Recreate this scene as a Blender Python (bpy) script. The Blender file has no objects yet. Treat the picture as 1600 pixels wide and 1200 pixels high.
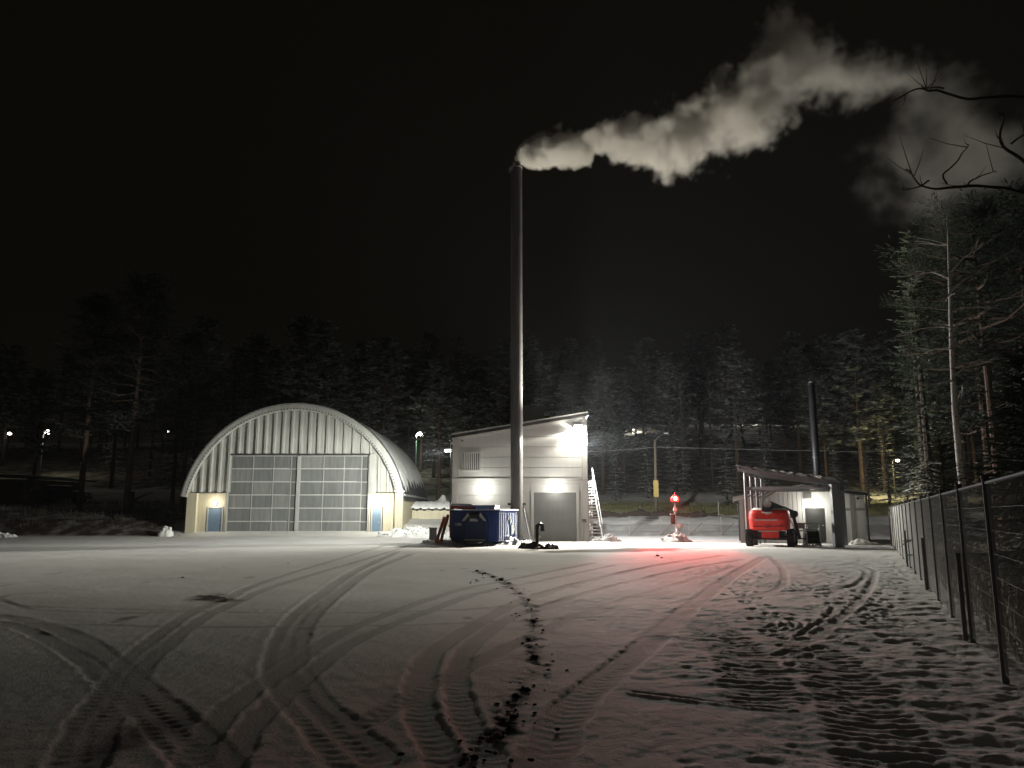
import bpy, bmesh, math, random
import numpy as np
from mathutils import Vector, Matrix

S = bpy.context.scene
COL = S.collection
rad = math.radians

# ------------------------------------------------------------------ camera, sky, exposure
cam_d = bpy.data.cameras.new("camera"); cam = bpy.data.objects.new("camera", cam_d); COL.objects.link(cam)
cam.location = (0, 0, 1.6); cam.rotation_euler = (rad(90 + 9.6), 0, 0)
cam_d.sensor_width = 36; cam_d.lens = 27; cam_d.clip_start = .05; cam_d.clip_end = 2000
S.camera = cam
W = bpy.data.worlds.new("World"); S.world = W; W.use_nodes = True
bg = W.node_tree.nodes['Background']
bg.inputs[0].default_value = (.0028, .0024, .0015, 1); bg.inputs[1].default_value = 1.0
S.view_settings.view_transform = 'Standard'; S.view_settings.look = 'None'
S.view_settings.exposure = 0; S.view_settings.gamma = 1; S.view_settings.use_curve_mapping = False
cy = S.cycles
cy.max_bounces = 5; cy.diffuse_bounces = 3; cy.glossy_bounces = 2; cy.transmission_bounces = 2
cy.volume_bounces = 3; cy.transparent_max_bounces = 8; cy.caustics_reflective = False; cy.caustics_refractive = False
cy.sample_clamp_indirect = 2.0; cy.use_light_tree = True
try:
    cy.use_denoising = True; cy.denoiser = 'OPENIMAGEDENOISE'
except Exception:
    pass

# night glow of the overcast sky: a very weak, very soft "sun"
sd = bpy.data.lights.new("moon_glow", 'SUN'); so = bpy.data.objects.new("moon_glow", sd); COL.objects.link(so)
sd.energy = .025; sd.angle = rad(60); sd.color = (1, .93, .8); so.rotation_euler = (rad(38), 0, rad(-25))

def lamp(name, kind, loc, power, color=(1, .95, .82), radius=.1, aim=None, size=160, blend=1.0):
    d = bpy.data.lights.new(name, kind); o = bpy.data.objects.new(name, d); COL.objects.link(o)
    o.location = loc; d.energy = power; d.color = color
    d.shadow_soft_size = radius
    if kind == 'SPOT':
        d.spot_size = rad(size); d.spot_blend = blend
        v = Vector(aim) - Vector(loc); o.rotation_euler = v.to_track_quat('-Z', 'Y').to_euler()
    return o

WARM = (1, .97, .88); COOL = (.96, 1, .93)
def beam_profile(o, pts, aim=None, lo=-.35, hi=.75):
    """directional intensity of a luminaire, like an IES curve: (elevation in degrees, relative intensity)"""
    d = o.data; d.use_nodes = True; nt = d.node_tree; em = nt.nodes['Emission']
    tc = nt.nodes.new('ShaderNodeTexCoord'); sp = nt.nodes.new('ShaderNodeSeparateXYZ'); nt.links.new(tc.outputs['Normal'], sp.inputs[0])
    mr = nt.nodes.new('ShaderNodeMapRange'); mr.inputs[1].default_value = -1; mr.inputs[2].default_value = 1
    nt.links.new(sp.outputs['Z'], mr.inputs[0])
    r = nt.nodes.new('ShaderNodeValToRGB'); nt.links.new(mr.outputs[0], r.inputs[0]); cr = r.color_ramp
    pts = sorted(pts); e0 = cr.elements
    while len(e0) < len(pts): e0.new(.5)
    for i, (el, v) in enumerate(pts): e0[i].position = (math.sin(rad(el)) + 1) / 2
    for i, (el, v) in enumerate(pts): e0[i].color = (v, v, v, 1)
    m = nt.nodes.new('ShaderNodeMath'); m.operation = 'MULTIPLY'; nt.links.new(r.outputs[0], m.inputs[0]); nt.links.new(m.outputs[0], em.inputs['Strength'])
    m.inputs[1].default_value = 1
    if aim:                                                   # the reflector throws forward: less light to the sides and back
        v = nt.nodes.new('ShaderNodeVectorMath'); v.operation = 'DOT_PRODUCT'; nt.links.new(tc.outputs['Normal'], v.inputs[0]); v.inputs[1].default_value = (*aim, 0)
        q = nt.nodes.new('ShaderNodeMapRange'); q.interpolation_type = 'SMOOTHSTEP'; q.inputs[1].default_value = lo; q.inputs[2].default_value = hi; q.inputs[3].default_value = .03; q.inputs[4].default_value = 1
        nt.links.new(v.outputs['Value'], q.inputs[0]); up = nt.nodes.new('ShaderNodeMapRange'); up.inputs[1].default_value = .05; up.inputs[2].default_value = .4; nt.links.new(sp.outputs['Z'], up.inputs[0])
        fr = nt.nodes.new('ShaderNodeMapRange'); fr.inputs[1].default_value = .10; fr.inputs[2].default_value = -.02; nt.links.new(sp.outputs['Y'], fr.inputs[0])
        uf = nt.nodes.new('ShaderNodeMath'); uf.operation = 'MULTIPLY'; nt.links.new(up.outputs[0], uf.inputs[0]); nt.links.new(fr.outputs[0], uf.inputs[1])
        mx = nt.nodes.new('ShaderNodeMath'); mx.operation = 'MAXIMUM'; nt.links.new(q.outputs[0], mx.inputs[0]); nt.links.new(uf.outputs[0], mx.inputs[1])
        nt.links.new(mx.outputs[0], m.inputs[1])

fl = lamp("floodlight_beam", 'POINT', (3.98, 45.84, 6.57), 38000, (1, .95, .83), .12)
beam_profile(fl, [(-90, .55), (-60, .65), (-45, .66), (-34, .46), (-28, .30), (-23, .25), (-17, .42), (-12, .85), (-10.6, .52), (-9.6, .26), (-8.8, .14), (-6, .06), (0, .03), (15, .05), (33, .70), (62, .82), (90, .58)], (0, -1), .0, .5)
sf = lamp("side_flood_beam", 'POINT', (-4.1, 46.6, 5.3), 15000, (.99, 1, .93), .1)
beam_profile(sf, [(-90, .06), (-50, .12), (-30, .36), (-15, .9), (-4, 1), (6, .8), (13, .35), (20, .08), (90, .02)], (-.97, .2), -.3, .5)
lamp("globe_light_a", 'POINT', (-1.64, 45.45, 3.05), 62, WARM, .11)
lamp("globe_light_b", 'POINT', (2.6, 45.45, 3.05), 62, WARM, .11)
lamp("hangar_light_a", 'POINT', (-21.78, 56.6, 2.36), 36, (1, .92, .74), .09)
lamp("hangar_light_b", 'POINT', (-9.95, 56.6, 2.28), 85, (1, .93, .74), .09)
lamp("shed_light", 'POINT', (16.44, 42.27, 2.0), 90, (1, .95, .82), .1)
lamp("beacon_light", 'SPOT', (9.64, 45.7, 2.62), 34000, (1, .02, .025), .09, (7.7, 36.0, 0), 28, 1.0)
lamp("beacon_glow", "POINT", (9.64, 45.55, 2.75), 110, (1, .03, .03), .12)
lamp("street_light_a", 'POINT', (-57.6, 94.3, 11.4), 260, (1, .95, .7), .2)
sl = lamp("stair_light", "POINT", (4.85, 49.6, 6.0), 20000, (.97, .98, .97), .12)
beam_profile(sl, [(-90, .1), (-50, .2), (-30, .35), (-14, .6), (0, 1), (12, 1), (30, .4), (60, .05), (90, 0)])
lamp("street_light_b", 'POINT', (40.3, 81.8, 7.2), 800, (1, .85, .4), .25)
lamp("ridge_light", 'POINT', (22.2, 141, 17.2), 1500, (1, .97, .85), .2)
lamp("ridge_light_far", 'POINT', (48, 163, 24), 4500, (1, .97, .85), .3)
lamp("street_light_c", 'POINT', (-12.1, 99.6, 11.8), 700, (.93, 1, .8), .2)

# ------------------------------------------------------------------ materials
def mat(name, base, rough=.7, metal=0, noise=.12, scale=3.0, bump=0.0, spec=.3, emit=None, estr=0, streak=0):
    m = bpy.data.materials.new(name); m.use_nodes = True
    nt = m.node_tree; b = nt.nodes['Principled BSDF']
    b.inputs['Roughness'].default_value = rough; b.inputs['Metallic'].default_value = metal
    b.inputs['Specular IOR Level'].default_value = spec
    if emit:
        b.inputs['Emission Color'].default_value = (*emit, 1); b.inputs['Emission Strength'].default_value = estr
    tc = nt.nodes.new('ShaderNodeTexCoord'); n = nt.nodes.new('ShaderNodeTexNoise')
    n.inputs['Scale'].default_value = scale; n.inputs['Detail'].default_value = 6
    nt.links.new(tc.outputs['Object'], n.inputs['Vector'])
    mx = nt.nodes.new('ShaderNodeMix'); mx.data_type = 'RGBA'
    mx.inputs[6].default_value = (*[max(0, c * (1 - noise)) for c in base], 1)
    mx.inputs[7].default_value = (*[min(.95, c * (1 + noise)) for c in base], 1)
    nt.links.new(n.outputs['Fac'], mx.inputs[0]); nt.links.new(mx.outputs[2], b.inputs['Base Color'])
    if streak:                                                  # rain streaks and grime running down
        mp = nt.nodes.new('ShaderNodeMapping'); mp.inputs['Scale'].default_value = (3.2, 3.2, .28); nt.links.new(tc.outputs['Object'], mp.inputs['Vector'])
        n3 = nt.nodes.new('ShaderNodeTexNoise'); n3.inputs['Scale'].default_value = 1.6; n3.inputs['Detail'].default_value = 7; n3.inputs['Roughness'].default_value = .65; nt.links.new(mp.outputs[0], n3.inputs['Vector'])
        rr = nt.nodes.new('ShaderNodeMapRange'); rr.inputs[1].default_value = .42; rr.inputs[2].default_value = .75; rr.inputs[3].default_value = 1; rr.inputs[4].default_value = 1 - streak; nt.links.new(n3.outputs['Fac'], rr.inputs[0])
        mm = nt.nodes.new('ShaderNodeMix'); mm.data_type = 'RGBA'; mm.blend_type = 'MULTIPLY'; mm.inputs[0].default_value = 1
        nt.links.new(mx.outputs[2], mm.inputs[6]); nt.links.new(rr.outputs[0], mm.inputs[7]); nt.links.new(mm.outputs[2], b.inputs['Base Color'])
    if bump:
        bp = nt.nodes.new('ShaderNodeBump'); bp.inputs['Strength'].default_value = 1; bp.inputs['Distance'].default_value = bump
        n2 = nt.nodes.new('ShaderNodeTexNoise'); n2.inputs['Scale'].default_value = scale * 6; n2.inputs['Detail'].default_value = 5
        nt.links.new(tc.outputs['Object'], n2.inputs['Vector'])
        nt.links.new(n2.outputs['Fac'], bp.inputs['Height']); nt.links.new(bp.outputs['Normal'], b.inputs['Normal'])
    return m

M = {}
M['white'] = mat('white_panel', (.77, .785, .755), .55, noise=.05, scale=.8, streak=.07)
M['trim'] = mat('white_trim', (.76, .77, .73), .5, noise=.04)
M['dark_roof'] = mat('dark_roof', (.05, .05, .05), .5)
M['galv'] = mat('galvanised', (.50, .50, .46), .5, .25, noise=.10, scale=1.2, streak=.35)
M['galv2'] = mat('galvanised_rib', (.54, .54, .5), .45, .25, noise=.08, scale=1.5, streak=.25)
M['beige'] = mat('beige_render', (.57, .52, .385), .85, noise=.10, scale=2.0, bump=.004, streak=.2)
M['grey_door'] = mat('grey_panel', (.17, .175, .17), .6, noise=.14, scale=1.3, streak=.35)
M['grey_door_b'] = mat('grey_panel_pale', (.22, .225, .215), .55, noise=.14, scale=1.1, streak=.35)
M['grey_door_shade'] = mat('grey_panel_shaded', (.12, .123, .12), .6, noise=.14, scale=1.6, streak=.3)  # darker copy of the grey; jamb shadow painted on the last door column
M['redcore'] = mat('red_core', (.9, .3, .2), .4, emit=(1, .45, .25), estr=9)
M['grey_rail'] = mat('grey_rail', (.36, .36, .34), .5, noise=.08)
M['roller'] = mat('roller_grey', (.19, .195, .19), .55, noise=.06, streak=.08)
M['blue_door'] = mat('blue_door', (.14, .20, .27), .5, noise=.08)
M['blue'] = mat('container_blue', (.007, .024, .11), .45, noise=.2, scale=2, streak=.4)
M['dark_blue'] = mat('container_blue_dark', (.01, .02, .06), .5, noise=.2)
M['frost_blue'] = mat('frosted_blue', (.58, .64, .74), .7, noise=.25, scale=5)
M['red'] = mat('red_paint', (.72, .05, .04), .45, noise=.12, streak=.25)
M['red_dull'] = mat('red_dull', (.30, .035, .03), .6, noise=.2)
M['orange'] = mat('orange_timber', (.5, .2, .1), .7, noise=.2)
M['black'] = mat('black_metal', (.018, .018, .02), .45, noise=.2)
M['rubber'] = mat('rubber', (.022, .022, .022), .8, noise=.3)
M['steel'] = mat('chimney_steel', (.085, .085, .088), .75, .1, noise=.10, scale=.7, streak=.3)
M['steel_dark'] = mat('dark_steel', (.055, .058, .065), .38, .3, noise=.15)
M['canopy'] = mat('canopy_steel', (.17, .175, .18), .5, .3, noise=.15)
M['steel_light'] = mat('light_steel', (.45, .45, .43), .45, .4, noise=.12)
M['silo'] = mat('silo_grey', (.33, .33, .32), .6, noise=.06)
M['shed'] = mat('shed_white', (.60, .61, .60), .5, noise=.06, streak=.22)
M['shed_grey'] = mat('shed_grey', (.26, .26, .25), .6, noise=.06)
M['dark_door'] = mat('dark_door', (.03, .031, .032), .6, noise=.1)
M['wood'] = mat('weathered_wood', (.14, .11, .08), .9, noise=.3, scale=5)
M['stake'] = mat('stake_wood', (.34, .30, .25), .9, noise=.2)
M['yellow_sign'] = mat('yellow_sign', (.50, .38, .13), .6)
M['netting'] = mat('brown_netting', (.055, .04, .032), .9, noise=.3)
M['dirt'] = mat('dark_dirt', (.035, .028, .022), .95, noise=.4, scale=8, bump=.02)
M['snow'] = mat('snow_heap', (.82, .82, .80), .75, noise=.04, scale=4, bump=.03)
M['rust'] = mat('rusty', (.06, .028, .02), .85, noise=.4, scale=6)
M['fence'] = mat('fence_wire', (.62, .63, .61), .75, 0, noise=.1)
M['fence_post'] = mat('fence_post', (.11, .11, .105), .8, 0, noise=.1)
M['bark'] = mat('dark_bark', (.07, .055, .042), .95, noise=.4, scale=6, bump=.02)
M['pine_bark'] = mat('pine_bark', (.10, .068, .048), .95, noise=.35, scale=5, bump=.02)
M['tile'] = mat('tile_snow', (.55, .55, .52), .8, noise=.1)
M['car'] = mat('car_paint', (.03, .032, .036), .3, .3)
M['glass'] = mat('dark_glass', (.02, .02, .022), .1, spec=.6)
M['board'] = mat('white_board', (.80, .80, .76), .7, noise=.03)
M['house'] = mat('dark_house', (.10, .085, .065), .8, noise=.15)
M['lampglow'] = mat('lamp_glow', (.9, .9, .85), .4, emit=(1, .95, .8), estr=14)
M['floodglow'] = mat('flood_glow', (.9, .9, .85), .4, emit=(1, .98, .92), estr=60)
M['redglow'] = mat('red_glow', (.9, .1, .1), .4, emit=(1, .02, .012), estr=5)
M['streetglow'] = mat('street_glow', (.9, .9, .85), .4, emit=(1, .95, .78), estr=14)
M['greenpole'] = mat('green_pole', (.2, .35, .24), .5)

def birch_mat():
    m = mat('birch_bark', (.48, .46, .42), .8, noise=.1, scale=3)
    nt = m.node_tree; b = nt.nodes['Principled BSDF']; tc = nt.nodes['Texture Coordinate']
    mp = nt.nodes.new('ShaderNodeMapping'); mp.inputs['Scale'].default_value = (2, 2, 14)
    n = nt.nodes.new('ShaderNodeTexNoise'); n.inputs['Scale'].default_value = 1.6
    r = nt.nodes.new('ShaderNodeValToRGB'); r.color_ramp.elements[0].position = .58; r.color_ramp.elements[1].position = .66
    mx = nt.nodes.new('ShaderNodeMix'); mx.data_type = 'RGBA'; mx.inputs[7].default_value = (.05, .045, .04, 1)
    old = b.inputs['Base Color'].links[0].from_socket
    nt.links.new(tc.outputs['Object'], mp.inputs['Vector']); nt.links.new(mp.outputs[0], n.inputs['Vector'])
    nt.links.new(n.outputs['Fac'], r.inputs[0]); nt.links.new(r.outputs[0], mx.inputs[0]); nt.links.new(old, mx.inputs[6])
    nt.links.new(mx.outputs[2], b.inputs['Base Color'])
    return m
M['birch'] = birch_mat()

def needles_mat(name, green, frost, lo, hi):
    """needle green with hoarfrost lying on the upward faces and in random clumps"""
    m = bpy.data.materials.new(name); m.use_nodes = True; nt = m.node_tree; L = nt.links
    b = nt.nodes['Principled BSDF']; b.inputs['Roughness'].default_value = .8; b.inputs['Specular IOR Level'].default_value = .15
    g = nt.nodes.new('ShaderNodeNewGeometry'); tc = nt.nodes.new('ShaderNodeTexCoord')
    sp = nt.nodes.new('ShaderNodeSeparateXYZ'); L.new(g.outputs['Normal'], sp.inputs[0])
    n = nt.nodes.new('ShaderNodeTexNoise'); n.inputs['Scale'].default_value = 1.1; n.inputs['Detail'].default_value = 5
    L.new(tc.outputs['Object'], n.inputs['Vector'])
    mr = nt.nodes.new('ShaderNodeMapRange'); mr.inputs[1].default_value = -.4; mr.inputs[2].default_value = .9
    L.new(sp.outputs['Z'], mr.inputs[0])
    ad = nt.nodes.new('ShaderNodeMath'); ad.operation = 'MULTIPLY_ADD'; ad.inputs[1].default_value = .55
    L.new(mr.outputs[0], ad.inputs[0]); L.new(n.outputs['Fac'], ad.inputs[2])
    r2 = nt.nodes.new('ShaderNodeMapRange'); r2.inputs[1].default_value = lo; r2.inputs[2].default_value = hi
    L.new(ad.outputs[0], r2.inputs[0])
    mx = nt.nodes.new('ShaderNodeMix'); mx.data_type = 'RGBA'
    mx.inputs[6].default_value = (*green, 1); mx.inputs[7].default_value = (*frost, 1)
    L.new(r2.outputs[0], mx.inputs[0]); L.new(mx.outputs[2], b.inputs['Base Color'])
    return m
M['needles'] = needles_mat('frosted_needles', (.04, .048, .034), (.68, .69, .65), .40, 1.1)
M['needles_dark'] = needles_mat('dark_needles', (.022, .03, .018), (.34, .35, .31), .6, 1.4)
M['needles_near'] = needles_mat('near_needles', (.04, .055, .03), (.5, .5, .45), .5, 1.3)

# ------------------------------------------------------------------ mesh helpers
WL = {}
def tag(o, label=None, cat=None, group=None, kind=None):
    if label: o['label'] = label
    if cat: o['category'] = cat
    if group: o['group'] = group
    if kind: o['kind'] = kind
    return o

class MB:
    def __init__(s): s.v = []; s.f = []
    def add(s, vs, fs):
        k = len(s.v); s.v += [tuple(p) for p in vs]; s.f += [tuple(i + k for i in f) for f in fs]; return s
    def box(s, c, d, rz=0, taper=1.0):
        x, y, z = [k / 2 for k in d]; vs = []
        for dz in (-1, 1):
            t = taper if dz > 0 else 1
            for dx, dy in ((-1, -1), (1, -1), (1, 1), (-1, 1)):
                px, py = dx * x * t, dy * y * t
                vs.append((c[0] + px * math.cos(rz) - py * math.sin(rz), c[1] + px * math.sin(rz) + py * math.cos(rz), c[2] + dz * z))
        return s.add(vs, [(3, 2, 1, 0), (4, 5, 6, 7), (0, 1, 5, 4), (1, 2, 6, 5), (2, 3, 7, 6), (3, 0, 4, 7)])
    def span(s, a, b):
        return s.box([(a[i] + b[i]) / 2 for i in range(3)], [abs(b[i] - a[i]) for i in range(3)])
    def beam(s, p, q, w, h, up=(0, 0, 1)):
        p = Vector(p); q = Vector(q); d = (q - p).normalized(); u = Vector(up)
        r = d.cross(u)
        if r.length < 1e-3: r = d.cross(Vector((0, 1, 0)))
        r.normalize(); u = r.cross(d).normalized(); vs = []
        for e in (p, q):
            for a, b2 in ((-1, -1), (1, -1), (1, 1), (-1, 1)): vs.append(e + r * (a * w / 2) + u * (b2 * h / 2))
        return s.add(vs, [(3, 2, 1, 0), (4, 5, 6, 7), (0, 1, 5, 4), (1, 2, 6, 5), (2, 3, 7, 6), (3, 0, 4, 7)])
    def tube(s, pts, radii, n=8, cap=True):
        pts = [Vector(p) for p in pts]
        if not hasattr(radii, '__len__'): radii = [radii] * len(pts)
        vs = []; fs = []; ref = None
        for i, p in enumerate(pts):
            d = (pts[min(i + 1, len(pts) - 1)] - pts[max(i - 1, 0)]).normalized()
            if ref is None: ref = Vector((1, 0, 0)) if abs(d.x) < .9 else Vector((0, 1, 0))
            a = d.cross(ref).normalized(); b = d.cross(a).normalized(); ref = b.cross(d) if False else ref
            for k in range(n):
                t = 2 * math.pi * k / n; vs.append(p + (a * math.cos(t) + b * math.sin(t)) * radii[i])
        for i in range(len(pts) - 1):
            for k in range(n): fs.append((i * n + k, i * n + (k + 1) % n, (i + 1) * n + (k + 1) % n, (i + 1) * n + k))
        if cap: fs += [tuple(range(n - 1, -1, -1)), tuple(range((len(pts) - 1) * n, len(pts) * n))]
        return s.add(vs, fs)
    def prism(s, poly, y0, y1):
        n = len(poly); vs = [(x, y0, z) for x, z in poly] + [(x, y1, z) for x, z in poly]
        return s.add(vs, [tuple(range(n)), tuple(range(2 * n - 1, n - 1, -1))] + [(i, i + n, (i + 1) % n + n, (i + 1) % n) for i in range(n)])
    def plan(s, levels):
        """levels: [(z, [(x,y)...])] lofted outlines with caps"""
        n = len(levels[0][1]); vs = [(x, y, z) for z, o in levels for x, y in o]; fs = []
        for i in range(len(levels) - 1):
            for k in range(n): fs.append((i * n + k, i * n + (k + 1) % n, (i + 1) * n + (k + 1) % n, (i + 1) * n + k))
        fs += [tuple(range(n - 1, -1, -1)), tuple(range((len(levels) - 1) * n, len(levels) * n))]
        return s.add(vs, fs)
    def ball(s, c, r, n=10, m=7, sc=(1, 1, 1), jit=0, rnd=None):
        vs = [(c[0], c[1], c[2] - r * sc[2])]; fs = []
        for j in range(1, m):
            th = math.pi * j / m - math.pi / 2
            for k in range(n):
                q = r * (1 + (rnd.uniform(-jit, jit) if rnd else 0)); t = 2 * math.pi * k / n
                vs.append((c[0] + q * sc[0] * math.cos(th) * math.cos(t), c[1] + q * sc[1] * math.cos(th) * math.sin(t), c[2] + q * sc[2] * math.sin(th)))
        vs.append((c[0], c[1], c[2] + r * sc[2])); e = len(vs) - 1
        for k in range(n):
            fs.append((0, 1 + (k + 1) % n, 1 + k)); fs.append((e, e - n + k, e - n + (k + 1) % n))
            for j in range(m - 2): fs.append((1 + j * n + k, 1 + j * n + (k + 1) % n, 1 + (j + 1) * n + (k + 1) % n, 1 + (j + 1) * n + k))
        return s.add(vs, fs)
    def build(s, name, m, parent=None, local=False, smooth=False, at=None):
        me = bpy.data.meshes.new(name); off = Vector((0, 0, 0))
        if parent is not None and not local: off = WL[parent.name]
        if at is not None: off = Vector(at)
        me.from_pydata([tuple(Vector(p) - off) for p in s.v], [], s.f); me.materials.append(m)
        me.validate()
        if smooth: me.polygons.foreach_set('use_smooth', [True] * len(me.polygons))
        o = bpy.data.objects.new(name, me); COL.objects.link(o)
        if at is not None: o.location = at
        if parent is not None: o.parent = parent
        WL[o.name] = off
        return o

def thing(name, loc, label, cat, group=None, rz=0):
    o = bpy.data.objects.new(name, None); COL.objects.link(o); o.location = loc; o.rotation_euler = (0, 0, rz)
    o.empty_display_size = .3; WL[o.name] = Vector(loc)
    return tag(o, label, cat, group)

def copy_tree(o, parent=None):
    c = o.copy(); COL.objects.link(c); WL[c.name] = WL.get(o.name, Vector((0, 0, 0)))
    if parent is not None: c.parent = parent
    for ch in o.children: copy_tree(ch, c)
    return c

# ------------------------------------------------------------------ noise
def vnoise(x, y, seed=0):
    xi = np.floor(x).astype(np.int64); yi = np.floor(y).astype(np.int64); fx = x - xi; fy = y - yi
    fx = fx * fx * (3 - 2 * fx); fy = fy * fy * (3 - 2 * fy)
    def h(a, b):
        k = (a * 374761393 + b * 668265263 + seed * 982451653) & 0x7fffffff
        k = ((k ^ (k >> 13)) * 1274126177) & 0x7fffffff
        return ((k ^ (k >> 16)) & 0xffff) / 65535.0
    return (h(xi, yi) * (1 - fx) + h(xi + 1, yi) * fx) * (1 - fy) + (h(xi, yi + 1) * (1 - fx) + h(xi + 1, yi + 1) * fx) * fy
def fbm(x, y, oct=4, seed=0):
    r = 0; a = .5
    for k in range(oct):
        r = r + a * vnoise(x, y, seed + k); x = x * 2.03 + 11.3; y = y * 2.03 + 7.1; a *= .5
    return r / (1 - .5 ** oct) - .5
def sstep(a, b, x):
    t = np.clip((x - a) / (b - a), 0, 1); return t * t * (3 - 2 * t)

def grid_object(name, X, Y, Z, attrs, m, smooth=True):
    ny, nx = X.shape; me = bpy.data.meshes.new(name)
    co = np.stack([X, Y, Z], -1).reshape(-1, 3).astype(np.float32)
    idx = np.arange(nx * ny).reshape(ny, nx)
    q = np.stack([idx[:-1, :-1], idx[:-1, 1:], idx[1:, 1:], idx[1:, :-1]], -1).reshape(-1, 4)
    me.vertices.add(len(co)); me.vertices.foreach_set('co', co.ravel())
    me.loops.add(q.size); me.loops.foreach_set('vertex_index', q.ravel().astype(np.int32))
    me.polygons.add(len(q)); me.polygons.foreach_set('loop_start', (np.arange(len(q)) * 4).astype(np.int32))
    me.polygons.foreach_set('loop_total', np.full(len(q), 4, np.int32))
    me.update(calc_edges=True)
    if smooth: me.polygons.foreach_set('use_smooth', np.ones(len(q), bool))
    for k, v in attrs.items():
        a = me.attributes.new(k, 'FLOAT', 'POINT'); a.data.foreach_set('value', v.ravel().astype(np.float32))
    me.materials.append(m); o = bpy.data.objects.new(name, me); COL.objects.link(o)
    return o

def smooth_path(p, n=10):
    p = np.array(p, float); P = np.vstack([2 * p[0] - p[1], p, 2 * p[-1] - p[-2]]); out = []
    for i in range(1, len(P) - 2):
        for t in np.linspace(0, 1, n, endpoint=False):
            a, b, c, d = P[i - 1], P[i], P[i + 1], P[i + 2]
            out.append(.5 * ((2 * b) + (c - a) * t + (2 * a - 5 * b + 4 * c - d) * t * t + (3 * b - a - 3 * c + d) * t ** 3))
    out.append(P[-2]); return np.array(out)

def path_dist(path, x, y, reach):
    """signed lateral distance and arc length along the path for points near it"""
    lo = path.min(0) - reach; hi = path.max(0) + reach
    sel = np.where((x > lo[0]) & (x < hi[0]) & (y > lo[1]) & (y < hi[1]))[0]
    px, py = x[sel], y[sel]; best = np.full(len(sel), 1e9); sg = np.zeros(len(sel)); arc = np.zeros(len(sel)); s0 = 0
    for a, b in zip(path[:-1], path[1:]):
        d = b - a; L = math.hypot(*d)
        if L < 1e-6: continue
        near = np.where((px > min(a[0], b[0]) - reach) & (px < max(a[0], b[0]) + reach) & (py > min(a[1], b[1]) - reach) & (py < max(a[1], b[1]) + reach))[0]
        if len(near):
            ux, uy = d / L; rx = px[near] - a[0]; ry = py[near] - a[1]; t = np.clip(rx * ux + ry * uy, 0, L)
            dd = np.hypot(rx - t * ux, ry - t * uy); c = rx * uy - ry * ux
            up = dd < best[near]; k = near[up]
            best[k] = dd[up]; sg[k] = np.sign(c[up]); arc[k] = s0 + t[up]
        s0 += L
    ok = best < reach
    return sel[ok], best[ok] * sg[ok], arc[ok]
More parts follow.
